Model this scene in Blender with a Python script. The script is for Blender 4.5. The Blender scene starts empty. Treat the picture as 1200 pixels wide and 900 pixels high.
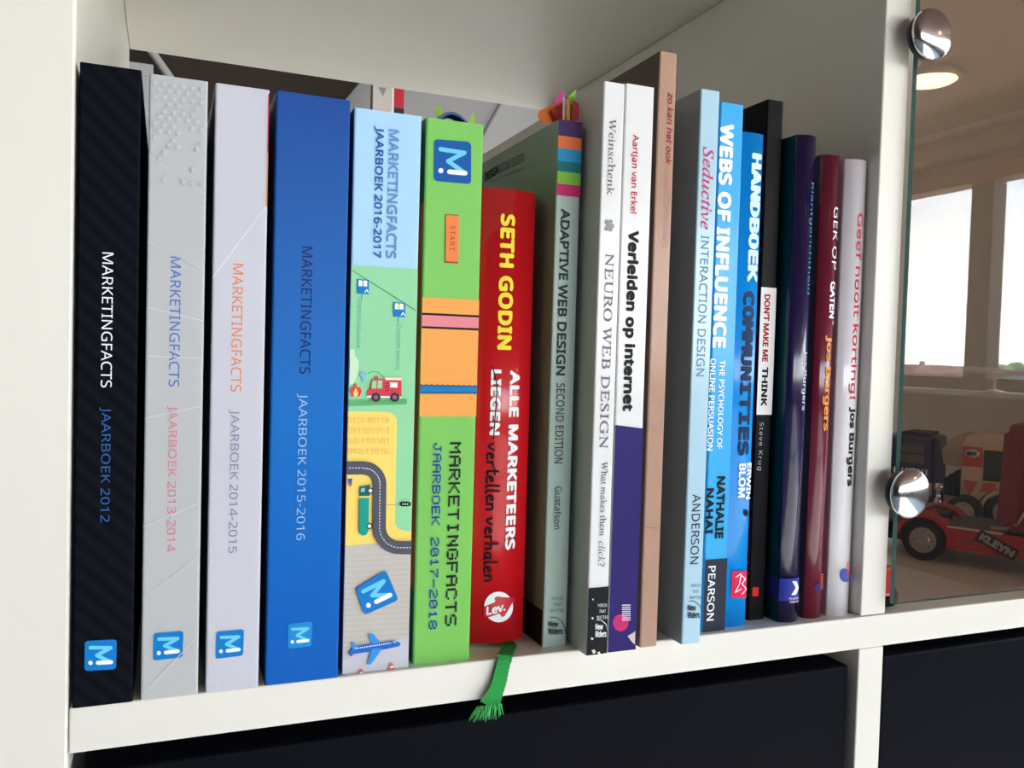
import bpy, bmesh, math, random
from mathutils import Vector, Matrix
import os
random.seed(7)
sc = bpy.context.scene
COL = sc.collection

# ------------------------------------------------------------------ camera
FPX = 1000.157
YAW, PITCH, ROLL = 0.386248, -0.0331063, 0.0286286
CP = Vector((0.0277726, -0.3076920, 0.1190384))
_f = Vector((math.sin(YAW)*math.cos(PITCH), math.cos(YAW)*math.cos(PITCH), math.sin(PITCH)))
_r = Vector((math.cos(YAW), -math.sin(YAW), 0)); _u = _r.cross(_f)
CR = math.cos(ROLL)*_r + math.sin(ROLL)*_u
CU = -math.sin(ROLL)*_r + math.cos(ROLL)*_u
cam = bpy.data.cameras.new('camera'); cam.sensor_width = 36; cam.lens = FPX/1200*36
cam.clip_start = 0.01; cam.clip_end = 1000
co = bpy.data.objects.new('camera', cam); COL.objects.link(co)
m = Matrix.Identity(4)
for i in range(3):
    m[i][0], m[i][1], m[i][2], m[i][3] = CR[i], CU[i], -_f[i], CP[i]
co.matrix_world = m
sc.camera = co

# ------------------------------------------------------------------ world, exposure
SKY = 8.5
EXPOSURE = 0.76
w = bpy.data.worlds.new('sky'); sc.world = w; w.use_nodes = True
nt = w.node_tree; nt.nodes.clear()
out = nt.nodes.new('ShaderNodeOutputWorld'); bg = nt.nodes.new('ShaderNodeBackground')
tc = nt.nodes.new('ShaderNodeTexCoord'); sep = nt.nodes.new('ShaderNodeSeparateXYZ')
rp = nt.nodes.new('ShaderNodeValToRGB'); nz = nt.nodes.new('ShaderNodeTexNoise')
mp = nt.nodes.new('ShaderNodeMapping'); mp.inputs['Scale'].default_value = (1, 1, 3.5)
nz.inputs['Scale'].default_value = 3.0; nz.inputs['Detail'].default_value = 5
ad = nt.nodes.new('ShaderNodeMath'); ad.operation = 'MULTIPLY_ADD'
ad.inputs[1].default_value = 0.35; 
nt.links.new(tc.outputs['Generated'], sep.inputs[0])
nt.links.new(tc.outputs['Generated'], mp.inputs[0]); nt.links.new(mp.outputs[0], nz.inputs['Vector'])
nt.links.new(nz.outputs['Fac'], ad.inputs[0]); nt.links.new(sep.outputs['Z'], ad.inputs[2])
nt.links.new(ad.outputs[0], rp.inputs[0])
e = rp.color_ramp.elements
e[0].position = 0.27; e[0].color = (1.0, 0.985, 0.97, 1)
e[1].position = 0.42; e[1].color = (0.36, 0.58, 0.88, 1)
nt.links.new(rp.outputs[0], bg.inputs['Color']); bg.inputs['Strength'].default_value = SKY
nt.links.new(bg.outputs[0], out.inputs[0])
sc.view_settings.view_transform = 'Standard'; sc.view_settings.look = 'None'
sc.view_settings.gamma = 1; sc.view_settings.use_curve_mapping = False
sc.view_settings.exposure = EXPOSURE

# low sun through the window wall: added for upward bounce off the floor
SUN = 15.0
sl_ = bpy.data.lights.new('bounce_sun', 'SUN'); sl_.energy = SUN; sl_.angle = math.radians(0.6); sl_.color = (1.0, 0.985, 0.96)
so = bpy.data.objects.new('bounce_sun', sl_); COL.objects.link(so); so.location = (8, -2, 4)
so.rotation_euler = Vector((-math.cos(math.radians(29)), 0.03, -math.sin(math.radians(29)))).to_track_quat('-Z', 'Y').to_euler()

# room dimensions
WX, CEIL, FLOOR = 4.2, 1.5, -1.09
YB, YF, XL = -5.2, 2.6, -3.6
SILL, HEAD = 0.0, 1.15

def portal(loc, rot, sx, sy):
    l = bpy.data.lights.new('window_daylight', 'AREA'); l.shape = 'RECTANGLE'; l.size = sx; l.size_y = sy
    l.cycles.is_portal = True
    o = bpy.data.objects.new('window_daylight', l); COL.objects.link(o); o.location = loc; o.rotation_euler = rot
portal((WX+0.05, (YB+YF)/2, (SILL+HEAD)/2), (0, math.radians(90), 0), HEAD-SILL, YF-YB)
W2 = -0.4
portal(((W2+WX)/2, YB-0.05, (SILL+HEAD)/2), (math.radians(90), 0, 0), WX-W2, HEAD-SILL)

# ------------------------------------------------------------------ helpers
def ray(x, y): return CR*(x-600) + CU*(450-y) + _f*FPX
def ony(x, y, Y): d = ray(x, y); return CP + d*((Y-CP.y)/d.y)
def onx(x, y, X): d = ray(x, y); return CP + d*((X-CP.x)/d.x)
def onz(x, y, Z=0.0): d = ray(x, y); return CP + d*((Z-CP.z)/d.z)
def mir(x, y, X): p = onx(x, y, X); return Vector((p.x, -p.y, p.z))

def lin(c):
    return tuple(((v/255)/12.92 if v/255 <= 0.04045 else ((v/255+0.055)/1.055)**2.4) for v in c)
MATS = {}
def mat(name, rgb, rough=0.5, metal=0.0, coat=0.0, noise=0.0, nscale=60.0, bump=0.0, bscale=400.0, emit=None, spec=0.5):
    key = name
    if key in MATS: return MATS[key]
    M = bpy.data.materials.new(name); M.use_nodes = True
    t = M.node_tree; b = t.nodes['Principled BSDF']
    c = lin(rgb) + (1,)
    b.inputs['Base Color'].default_value = c
    b.inputs['Roughness'].default_value = rough; b.inputs['Metallic'].default_value = metal
    b.inputs['Coat Weight'].default_value = coat; b.inputs['Coat Roughness'].default_value = 0.12
    b.inputs['Specular IOR Level'].default_value = spec
    if noise or bump:
        tx = t.nodes.new('ShaderNodeTexCoord')
    if noise:
        n = t.nodes.new('ShaderNodeTexNoise'); n.inputs['Scale'].default_value = nscale; n.inputs['Detail'].default_value = 4
        r = t.nodes.new('ShaderNodeMapRange'); r.inputs['To Min'].default_value = 1-noise; r.inputs['To Max'].default_value = 1+noise
        x = t.nodes.new('ShaderNodeVectorMath'); x.operation = 'SCALE'; x.inputs[0].default_value = c[:3]
        t.links.new(tx.outputs['Object'], n.inputs['Vector']); t.links.new(n.outputs['Fac'], r.inputs['Value'])
        t.links.new(r.outputs[0], x.inputs['Scale']); t.links.new(x.outputs[0], b.inputs['Base Color'])
    if bump:
        n2 = t.nodes.new('ShaderNodeTexNoise'); n2.inputs['Scale'].default_value = bscale; n2.inputs['Detail'].default_value = 3
        bp = t.nodes.new('ShaderNodeBump'); bp.inputs['Strength'].default_value = bump; bp.inputs['Distance'].default_value = 0.0004
        t.links.new(tx.outputs['Object'], n2.inputs['Vector']); t.links.new(n2.outputs['Fac'], bp.inputs['Height'])
        t.links.new(bp.outputs[0], b.inputs['Normal'])
    if emit:
        b.inputs['Emission Color'].default_value = lin(emit[0]) + (1,); b.inputs['Emission Strength'].default_value = emit[1]
    MATS[key] = M
    return M

def glass_mat(name, tint=(0.97, 0.985, 0.98), f0=0.05):
    M = bpy.data.materials.new(name); M.use_nodes = True; t = M.node_tree; t.nodes.clear()
    o = t.nodes.new('ShaderNodeOutputMaterial'); tr = t.nodes.new('ShaderNodeBsdfTransparent'); g = t.nodes.new('ShaderNodeBsdfGlossy')
    tr.inputs[0].default_value = tint + (1,); g.inputs['Roughness'].default_value = 0.0; g.inputs['Color'].default_value = (1, 1, 1, 1)
    ge = t.nodes.new('ShaderNodeNewGeometry'); dt = t.nodes.new('ShaderNodeVectorMath'); dt.operation = 'DOT_PRODUCT'
    ab = t.nodes.new('ShaderNodeMath'); ab.operation = 'ABSOLUTE'
    s1 = t.nodes.new('ShaderNodeMath'); s1.operation = 'SUBTRACT'; s1.inputs[0].default_value = 1
    pw = t.nodes.new('ShaderNodeMath'); pw.operation = 'POWER'; pw.inputs[1].default_value = 5
    ma = t.nodes.new('ShaderNodeMath'); ma.operation = 'MULTIPLY_ADD'; ma.inputs[1].default_value = 1-f0; ma.inputs[2].default_value = f0
    mx = t.nodes.new('ShaderNodeMixShader')
    t.links.new(ge.outputs['Normal'], dt.inputs[0]); t.links.new(ge.outputs['Incoming'], dt.inputs[1])
    t.links.new(dt.outputs['Value'], ab.inputs[0]); t.links.new(ab.outputs[0], s1.inputs[1]); t.links.new(s1.outputs[0], pw.inputs[0])
    t.links.new(pw.outputs[0], ma.inputs[0]); t.links.new(ma.outputs[0], mx.inputs[0])
    t.links.new(tr.outputs[0], mx.inputs[1]); t.links.new(g.outputs[0], mx.inputs[2]); t.links.new(mx.outputs[0], o.inputs[0])
    return M

def link(name, me, parent=None):
    o = bpy.data.objects.new(name, me); COL.objects.link(o)
    if parent is not None: o.parent = parent
    return o
def tag(o, label=None, cat=None, group=None, kind=None):
    if label: o['label'] = label
    if cat: o['category'] = cat
    if group: o['group'] = group
    if kind: o['kind'] = kind
    return o
def empty(name, loc=(0, 0, 0), rz=0.0):
    o = bpy.data.objects.new(name, None); COL.objects.link(o); o.location = loc; o.rotation_euler = (0, 0, rz)
    o.empty_display_size = 0.02
    return o

def origin(parent):
    return Vector(parent.location) if parent is not None else Vector((0, 0, 0))

def finish(name, bm, mats, parent=None, smooth=False, world=True):
    """bm in world coordinates when world=True (parent is an unrotated empty)."""
    if world and parent is not None:
        p = parent; off = Vector((0, 0, 0))
        while p is not None: off += Vector(p.location); p = p.parent
        bmesh.ops.translate(bm, verts=bm.verts, vec=-off)
    me = bpy.data.meshes.new(name); bm.to_mesh(me); bm.free()
    for M in (mats if isinstance(mats, (list, tuple)) else [mats]): me.materials.append(M)
    if smooth:
        for p in me.polygons: p.use_smooth = True
    return link(name, me, parent)

def add_box(bm, x0, x1, y0, y1, z0, z1, bevel=0.0, mi=0, seg=2):
    vs = [bm.verts.new((x, y, z)) for x in (x0, x1) for y in (y0, y1) for z in (z0, z1)]
    idx = [(0, 1, 3, 2), (4, 6, 7, 5), (0, 4, 5, 1), (2, 3, 7, 6), (0, 2, 6, 4), (1, 5, 7, 3)]
    fs = [bm.faces.new([vs[i] for i in f]) for f in idx]
    for f in fs: f.material_index = mi
    if bevel:
        es = list({e for f in fs for e in f.edges})
        r = bmesh.ops.bevel(bm, geom=es, offset=bevel, segments=seg, affect='EDGES', profile=0.5)
        for f in r['faces']: f.material_index = mi
    return vs
def box(name, dims, M, parent=None, bevel=0.0, world=True, seg=2):
    bm = bmesh.new(); add_box(bm, *dims, bevel=bevel, seg=seg)
    return finish(name, bm, M, parent, world=world)

def add_lathe(bm, prof, n=32, axis='Z', loc=(0, 0, 0), mi=0):
    """prof: list of (r, h). axis = direction of h."""
    rings = []
    for r, h in prof:
        ring = []
        for k in range(n):
            a = 2*math.pi*k/n; c, s = r*math.cos(a), r*math.sin(a)
            p = {'Z': (c, s, h), 'Y': (c, h, s), 'X': (h, c, s)}[axis]
            ring.append(bm.verts.new(Vector(p)+Vector(loc)))
        rings.append(ring)
    for a, b in zip(rings, rings[1:]):
        for k in range(n):
            f = bm.faces.new((a[k], a[(k+1) % n], b[(k+1) % n], b[k])); f.smooth = True; f.material_index = mi
    for ring in (rings[0], rings[-1]):
        try: f = bm.faces.new(ring); f.material_index = mi
        except ValueError: pass
def norm_fix(bm): bmesh.ops.recalc_face_normals(bm, faces=bm.faces)

def add_tube(bm, pts, r, n=10, mi=0, flat=1.0):
    pts = [Vector(p) for p in pts]; rings = []
    rr = r if isinstance(r, (list, tuple)) else [r]*len(pts)
    for i, p in enumerate(pts):
        t = (pts[min(i+1, len(pts)-1)] - pts[max(i-1, 0)]).normalized()
        up = Vector((0, 0, 1)) if abs(t.z) < 0.9 else Vector((1, 0, 0))
        a = t.cross(up).normalized(); b = a.cross(t)
        rings.append([bm.verts.new(p + a*rr[i]*math.cos(2*math.pi*k/n) + b*rr[i]*flat*math.sin(2*math.pi*k/n)) for k in range(n)])
    for A, B in zip(rings, rings[1:]):
        for k in range(n):
            f = bm.faces.new((A[k], A[(k+1) % n], B[(k+1) % n], B[k])); f.smooth = True; f.material_index = mi
    for R_ in (rings[0], rings[-1]): f = bm.faces.new(R_); f.material_index = mi

def add_prism(bm, pts, y0, y1, mi=0, axes='xz'):
    """extrude a 2D outline (list of (a,b)) along the third axis"""
    def V(a, b, c): return {'xz': (a, c, b), 'xy': (a, b, c), 'yz': (c, a, b)}[axes]
    A = [bm.verts.new(V(a, b, y0)) for a, b in pts]; B = [bm.verts.new(V(a, b, y1)) for a, b in pts]
    n = len(pts); fs = []
    fs.append(bm.faces.new(A)); fs.append(bm.faces.new(list(reversed(B))))
    for k in range(n): fs.append(bm.faces.new((A[k], B[k], B[(k+1) % n], A[(k+1) % n])))
    for f in fs: f.material_index = mi
    return fs

# fonts: Blender's own interface fonts when they are there, else the built-in one
FONTS = {}
def font(kind):
    if kind in FONTS: return FONTS[kind]
    f = None
    fn = {'sans': 'NotoSansMath-Regular.woff2', 'math': 'NotoSansMath-Regular.woff2', 'mono': 'DejaVuSansMono.woff2'}.get(kind)
    if fn:
        try:
            base = bpy.utils.system_resource('DATAFILES', path='fonts')
            p = os.path.join(base, fn)
            if os.path.exists(p): f = bpy.data.fonts.load(p)
        except Exception: f = None
    FONTS[kind] = f
    return f
def mathstr(s, style):
    if font('math') is None: return s
    A, a = {'bold': (0x1D400, 0x1D41A), 'italic': (0x1D434, 0x1D44E), 'bolditalic': (0x1D468, 0x1D482)}[style]
    r = ''
    for c in s:
        if 'A' <= c <= 'Z': r += chr(A+ord(c)-65)
        elif 'a' <= c <= 'z':
            r += chr(0x210E) if (style == 'italic' and c == 'h') else chr(a+ord(c)-97)
        else: r += c
    return r
_tc = {}
def text_mesh(s, kind='sans', bold=0.0, shear=0.0, spacing=1.0):
    cu = bpy.data.curves.new('t', 'FONT'); cu.body = s; cu.size = 1
    f = font(kind)
    if f: cu.font = f
    cu.offset = 0; cu.shear = shear; cu.space_character = spacing; cu.resolution_u = 3; cu.fill_mode = 'FRONT' if hasattr(cu, 'fill_mode') else cu.fill_mode
    o = bpy.data.objects.new('t', cu); COL.objects.link(o)
    bpy.context.view_layer.update()
    me = bpy.data.meshes.new_from_object(o.evaluated_get(bpy.context.evaluated_depsgraph_get()))
    bpy.data.objects.remove(o); bpy.data.curves.remove(cu)
    # thicken by laying shifted copies on one another; every face gets its own hair of depth
    bm = bmesh.new(); k = 0
    shifts = [(0, 0)] + ([(b_*math.cos(a), b_*math.sin(a)) for b_ in (bold,) for a in [math.pi/4*i for i in range(8)]] if bold > 0 else [])
    for cpy, (sx, sy) in enumerate(shifts):
        vs = [v.co for v in me.vertices]
        for p in me.polygons:
            k += 1
            try: bm.faces.new([bm.verts.new((vs[i].x+sx, vs[i].y+sy, cpy*9e-6+(k % 3)*2.5e-6)) for i in p.vertices])
            except ValueError: pass
    m2 = bpy.data.meshes.new('t'); bm.to_mesh(m2); bm.free(); bpy.data.meshes.remove(me)
    return m2

# ------------------------------------------------------------------ room behind and around
m_wall = mat('plaster_grey', (188, 186, 186), 0.85, noise=0.03, nscale=3)
m_wallw = mat('plaster_warm_dark', (70, 62, 56), 0.85, noise=0.03, nscale=3)
m_ceil = mat('ceiling_brown_panels', (104, 74, 64), 0.8, noise=0.05, nscale=4)
m_carpet = mat('floor_light_grey', (206, 200, 192), 0.8, noise=0.05, nscale=30)
m_frame = mat('window_frame_dark', (20, 18, 22), 0.4)
m_wood = mat('window_header_brown_wood', (128, 78, 62), 0.5, noise=0.06, nscale=12)
m_sill = mat('sill_stone_cream', (206, 198, 182), 0.35)
m_undersill = mat('under_sill_panel_grey', (120, 112, 104), 0.7)
m_glassw = glass_mat('window_glass')
def struct(name, dims, M, parent=None, bevel=0):
    o = box(name, dims, M, parent, bevel=bevel); o['kind'] = 'structure'; return o
struct('floor', (XL-.1, WX+.2, YB-.1, YF+.1, FLOOR-.1, FLOOR), m_carpet)
struct('ceiling', (XL-.1, WX+.2, YB-.1, YF+.1, CEIL, CEIL+.1), m_ceil)
struct('wall_left', (XL-.1, XL, YB, YF, FLOOR, CEIL), m_wallw)
struct('wall_back', (XL, WX, YF, YF+.1, FLOOR, CEIL), m_wall)
# window wall on the right (runs away from the shelf)
bm = bmesh.new()
add_box(bm, WX, WX+.2, YB, YF, FLOOR, SILL-.03)
add_box(bm, WX, WX+.2, YB, YF, HEAD+.09, CEIL)
o = finish('wall_right', bm, m_undersill); o['kind'] = 'structure'
bm = bmesh.new()
add_box(bm, XL, W2, YB-.2, YB, FLOOR, CEIL)
add_box(bm, W2, WX+.2, YB-.2, YB, FLOOR, SILL-.03)
add_box(bm, W2, WX+.2, YB-.2, YB, HEAD+.09, CEIL)
o = finish('wall_front', bm, m_wallw); o['kind'] = 'structure'
# windows
muly = [-3.15 + 1.5*k for k in range(-1, 4)]
def window(name, a0, a1, side, muls):
    e = empty(name); e['kind'] = 'structure'
    def B(nm, a, b, c0, c1, z0, z1, M):
        d = (WX+c0, WX+c1, a, b, z0, z1) if side == 'x' else (a, b, YB-c1, YB-c0, z0, z1)
        return box(nm, d, M, e, bevel=0.002)
    B('window_header', a0, a1, -.03, .1, HEAD, HEAD+.09, m_wood)
    B('header_moulding', a0, a1, -.06, .0, HEAD+.09, HEAD+.11, m_wood)
    B('bottom_rail', a0, a1, .03, .11, SILL, SILL+.07, m_frame)
    B('window_sill', a0, a1, -.16, .1, SILL-.03, SILL, m_sill)
    for mm in muls:
        B('mullion', mm-.07, mm+.07, .02, .12, SILL, HEAD, m_frame)
    edges = [a0]+list(muls)+[a1]
    for p, q in zip(edges, edges[1:]):
        if q-p > 0.3: B('window_pane', p+.07, q-.07, .07, .076, SILL+.07, HEAD, m_glassw)
window('window_1', YB, YF, 'x', muly)
window('window_2', W2, WX, 'y', [1.1, 2.6])
# ceiling coves along the window wall
struct('trim_1', (WX-.30, WX, YB, YF, CEIL-.10, CEIL), mat('cove_beige', (140, 112, 98), .7))
struct('trim_2', (WX-.14, WX, YB, YF, CEIL-.20, CEIL-.10), mat('cove_beige', (140, 112, 98), .7))

# ceiling lamp, round
lc = Vector((3.32, -2.72, CEIL))
lamp = empty('ceiling_lamp', lc)
tag(lamp, 'round warm glowing ceiling lamp mirrored in the display glass below the upper knob', 'lamp')
bm = bmesh.new(); add_lathe(bm, [(.135, 0), (.15, -.012), (.15, -.035), (.13, -.045), (.122, -.04)], 40, loc=lc); norm_fix(bm)
finish('lamp_ring', bm, mat('lamp_ring_bronze', (120, 96, 84), .35, metal=.6), lamp)
bm = bmesh.new(); add_lathe(bm, [(.122, -.038), (.10, -.05), (.05, -.056), (.001, -.057)], 40, loc=lc); norm_fix(bm)
finish('lamp_diffuser', bm, mat('lamp_glow', (255, 220, 170), .4, emit=((255, 206, 140), 22.0)), lamp)

# behind the shelf: dark slanted screen, pale strut, storage cabinet with things on it
p0 = ony(402, 120, 2.45); p1 = ony(421, 97, 2.45)
bm = bmesh.new()
sl = (p1.x-p0.x)/(p1.z-p0.z)
zt = CEIL-.01; zb = 0.35
add_prism(bm, [(XL+.4, zb), (p0.x+sl*(zb-p0.z), zb), (p0.x+sl*(zt-p0.z), zt), (XL+.4, zt)], 2.43, 2.5); norm_fix(bm)
o = finish('room_divider', bm, mat('dark_brown_board', (66, 54, 46), .8)); tag(o, 'dark brown board seen above the grey and blue books through the open back', 'panel')
a = ony(174, 55, 2.3); b = ony(206, 100, 2.3)
bm = bmesh.new(); add_tube(bm, [a+(a-b)*2, b+(b-a)*4], .011, 8)
o = finish('diagonal_strut', bm, mat('strut_grey', (190, 188, 190), .4)); tag(o, 'thin pale diagonal strut in front of dark board behind the shelf', 'strut')
for (xa, xb) in (((586, 122), (566, 158)), ((640, 130), (606, 190))):
    a = ony(*xa, 2.57); b = ony(*xb, 2.57)
    bm = bmesh.new(); add_tube(bm, [a+(a-b)*1.0, b+(b-a)*2], .006, 8)
    o = finish('wall_seam_cable', bm, mat('cable_grey', (150, 150, 158), .6)); tag(o, 'thin grey slanting cable on the wall behind, %s' % ('nearer the green book' if xa[0] < 600 else 'nearer the sticky tabs'), 'cable')
# wall shelf far behind, its board just below the book tops as seen from here
ctz = 0.55
ws = empty('wall_shelf', (0.35, 2.3, ctz-.03)); tag(ws, 'pale shelf on the far wall behind the books, carrying binder, file and box', 'shelf')
box('shelf_plank', (-.5, 1.2, 2.06, 2.425, ctz-.03, ctz), m_sill, ws, bevel=.002)
for xx in (-.3, .4, 1.05): box('shelf_bracket', (xx, xx+.03, 2.1, 2.425, ctz-.16, ctz-.03), m_frame, ws, bevel=.002)
BY = 2.1
# beige folder + red binder
x0 = ony(437, 105, BY).x; x1 = ony(459, 105, BY).x
f_ = empty('magazine_file', ((x0+x1)/2, BY, ctz)); tag(f_, 'cream magazine file with a grey triangle mark, left of the red binder', 'file box')
box('file_body', (x0, x1-.0006, BY, BY+.03, ctz, 1.12), mat('cream_card', (214, 205, 196), .7), f_, bevel=.001)
bm = bmesh.new(); pts = [ony(443, 102, BY-.001), ony(453, 103, BY-.001), ony(449, 113, BY-.001)]
bm.faces.new([bm.verts.new(p) for p in pts]); finish('triangle_mark', bm, mat('mark_grey', (150, 146, 146), .6), f_)
x0 = ony(459, 105, BY).x; x2 = ony(462, 105, BY).x; x1 = ony(474, 105, BY).x
b_ = empty('red_binder', ((x0+x1)/2, BY, ctz)); tag(b_, 'red binder with white edge and black foot, seen above the light blue book', 'binder')
box('white_edge', (x0, x2, BY, BY+.12, ctz, 1.11), mat('binder_white', (240, 238, 235), .5), b_)
zf = ony(468, 127, BY).z
box('binder_spine', (x2, x1, BY, BY+.12, zf, 1.11), mat('binder_red', (205, 20, 48), .45), b_, bevel=.0015)
box('binder_foot', (x2, x1, BY, BY+.12, ctz, zf), mat('binder_black', (20, 20, 24), .45), b_)
# pale box corner top left
q1 = ony(178, 76, BY)
bx = empty('archive_box', (q1.x-.15, BY, ctz)); tag(bx, 'pale grey archive box corner peeking above the black and grey books', 'box')
box('box_body', (q1.x-.30, q1.x, BY, BY+.3, ctz, q1.z-.03), mat('archive_grey', (196, 196, 202), .7), bx, bevel=.001)
box('box_lid', (q1.x-.304, q1.x+.003, BY-.003, BY+.303, q1.z-.03, q1.z), mat('archive_grey', (196, 196, 202), .7), bx, bevel=.001)

# outdoors, seen mirrored in the glass
GZ = -14.0
gr = struct('ground', (WX+20, 420, -420, 60, GZ-.5, GZ), mat('outdoor_ground', (120, 126, 104), .95, noise=.2, nscale=.05))
def house(pl, pr, pz_e, pz_r, X, M, label):
    a = mir(pl, pz_e, X); b = mir(pr, pz_e, X); r = mir((pl+pr)/2, pz_r, X)
    y0, y1 = sorted((a.y, b.y))
    e = empty('house', (X, (y0+y1)/2, GZ)); tag(e, label, 'house')
    ze = a.z; zr = r.z; dx = 9
    bm = bmesh.new(); add_box(bm, X, X+dx, y0+.4, y1-.4, GZ, ze+.02); finish('house_wall', bm, mat('brick_wall', (150, 120, 105), .9), e)
    bm = bmesh.new(); add_prism(bm, [(X-.5, ze), (X+dx/2, zr), (X+dx+.5, ze)], y0, y1); norm_fix(bm); finish('roof', bm, M, e)
    bm = bmesh.new(); add_box(bm, X+dx/2-.4, X+dx/2+.4, (y0+y1)/2-.4, (y0+y1)/2+.4, zr-.6, zr+.8); finish('chimney', bm, mat('brick_wall', (150, 120, 105), .9), e)
house(1030, 1096, 447, 427, 150, mat('roof_tiles_red', (150, 88, 78), .85), 'long house with red tiled roof, left part of the mirrored window view')
house(1099, 1140, 445, 429, 190, mat('roof_tiles_red', (150, 88, 78), .85), 'smaller red roofed house beside the mirrored dark window post')
house(1178, 1230, 446, 430, 150, mat('roof_tiles_grey', (92, 94, 106), .85), 'house with grey roof at the right of the mirrored window view')
def tree(px, ptop, wpx, X, label, seed):
    rnd = random.Random(seed)
    t = mir(px, ptop, X); w_ = abs(mir(px+wpx/2, ptop, X).y-mir(px-wpx/2, ptop, X).y)*.75
    e = empty('tree', (X, t.y, GZ)); tag(e, label, 'tree', 'trees on the skyline')
    bm = bmesh.new(); add_lathe(bm, [(.45, GZ), (.3, t.z-w_)], 8, loc=(X, t.y, 0)); norm_fix(bm); finish('trunk', bm, mat('bark', (90, 74, 60), .9), e)
    bm = bmesh.new()
    for k in range(7):
        r = w_*rnd.uniform(.3, .48); c = Vector((X+rnd.uniform(-.4, .4)*w_, t.y+rnd.uniform(-.4, .4)*w_, t.z-r-rnd.uniform(0, .45)*w_))
        g = bmesh.ops.create_icosphere(bm, subdivisions=2, radius=r, matrix=Matrix.Translation(c))
        for v in g['verts']: v.co += Vector((rnd.uniform(-1, 1), rnd.uniform(-1, 1), rnd.uniform(-1, 1)))*r*.12
    finish('crown', bm, mat('foliage', (122, 150, 92), .9, noise=.3, nscale=.8), e)
for i, (px, pt, wp, X, lb) in enumerate([(1052, 431, 14, 215, 'small distant tree at left edge of mirrored skyline'), (1098, 426, 26, 232, 'broad green tree above the red roofs on the mirrored skyline'),
        (1117, 429, 18, 268, 'lower tree just left of the mirrored window post'), (1152, 430, 24, 250, 'pale tree just right of the mirrored window post'),
        (1176, 426, 20, 225, 'round tree above the tail of mirrored model aircraft'), (1197, 424, 22, 262, 'tallest green tree at right end of mirrored skyline')]):
    tree(px, pt, wp, X, lb, i+3)

# model aircraft on the window sill (mirrored)
n0 = mir(1126, 432, 4.02); n1 = mir(1206, 439, 4.12)
ap = empty('model_aircraft', Vector((n0.x*.4+n1.x*.6, n0.y*.4+n1.y*.6, SILL))); tag(ap, 'white model airliner on a stand on the window sill, mirrored in glass', 'model aircraft')
m_air = mat('aircraft_white', (226, 220, 206), .3)
bm = bmesh.new(); add_tube(bm, [n0.lerp(n1, t) for t in (0, .03, .1, .3, .7, .9, 1)], [.002, .010, .016, .018, .017, .011, .004], 14); finish('fuselage', bm, m_air, ap)
c = n0.lerp(n1, .5); ax = (n1-n0).normalized(); sd = ax.cross(Vector((0, 0, 1))).normalized()
for s in (-1, 1):
    bm = bmesh.new(); q = [c-ax*.03, c+ax*.03, c+ax*.09+sd*s*.13, c+ax*.07+sd*s*.13]
    vs = [bm.verts.new(p+Vector((0, 0, h))) for h in (-.003, .001) for p in q]
    for f in ((0, 1, 2, 3), (7, 6, 5, 4), (0, 4, 5, 1), (1, 5, 6, 2), (2, 6, 7, 3), (3, 7, 4, 0)): bm.faces.new([vs[i] for i in f])
    norm_fix(bm); finish('wing', bm, m_air, ap)
bm = bmesh.new(); t0 = n0.lerp(n1, .88)
add_prism(bm, [(0, 0), (.045, 0), (.06, .055), (.04, .055)], -.002, .002)
for v in bm.verts: v.co = t0+ax*v.co.x+sd*v.co.y+Vector((0, 0, v.co.z+.01))
norm_fix(bm); finish('tail_fin', bm, m_air, ap)
bm = bmesh.new(); add_tube(bm, [c+Vector((0, 0, -.01)), Vector((c.x, c.y, SILL+.012))], [.004, .006], 8); finish('stand_rod', bm, m_air, ap)
bm = bmesh.new(); add_lathe(bm, [(.045, 0), (.045, .006), (.008, .016)], 20, loc=(c.x, c.y, SILL)); norm_fix(bm); finish('stand_base', bm, m_air, ap)

# ------------------------------------------------------------------ shelving unit
m_shelf = mat('shelf_off_white', (229, 225, 215), 0.38, noise=0.015, nscale=8, bump=.08, bscale=900)
m_navy = mat('drawer_black_navy', (11, 13, 21), 0.45, noise=.05, nscale=30, bump=.1, bscale=1500, spec=.03)
T = 0.0153; CW = 0.3349; DP = 0.3887; CH = 0.3360
LX = -0.038; RX = 2*CW+T
su = empty('shelving_unit', (CW/2, DP/2, FLOOR)); tag(su, 'off-white open cube shelving unit holding the row of books and the glass fronted cell', 'shelf')
rows = [0.0, -(CH+T), -2*(CH+T)]
botz = -3*(CH+T)+.0
def part(nm, dims, bevel=.0007): return box(nm, dims, m_shelf, su, bevel=bevel)
part('side_panel', (LX-.0005, 0, 0.0, DP, FLOOR, CH+.038), .001)
part('side_panel', (RX, RX+.038, 0.0, DP, FLOOR, CH+.038), .001)
part('top_board', (0.0002, RX-.0002, 0.0, DP, CH, CH+.038), .0007)
for z in rows: part('shelf_board', (0.0002, RX-.0002, 0.0, DP, z-T, z), .0006)
part('bottom_board', (0.0002, RX-.0002, 0.0, DP, FLOOR, FLOOR+.036))
zz = [CH]+rows
for i, z in enumerate(rows): part('divider', (CW, CW+T, 0.0004, DP-.0004, z+.0003, zz[i]-(T if i else 0)-.0003), .0007)
part('divider', (CW, CW+T, 0.0004, DP-.0004, FLOOR+.0363, rows[2]-T-.0003))
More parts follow.
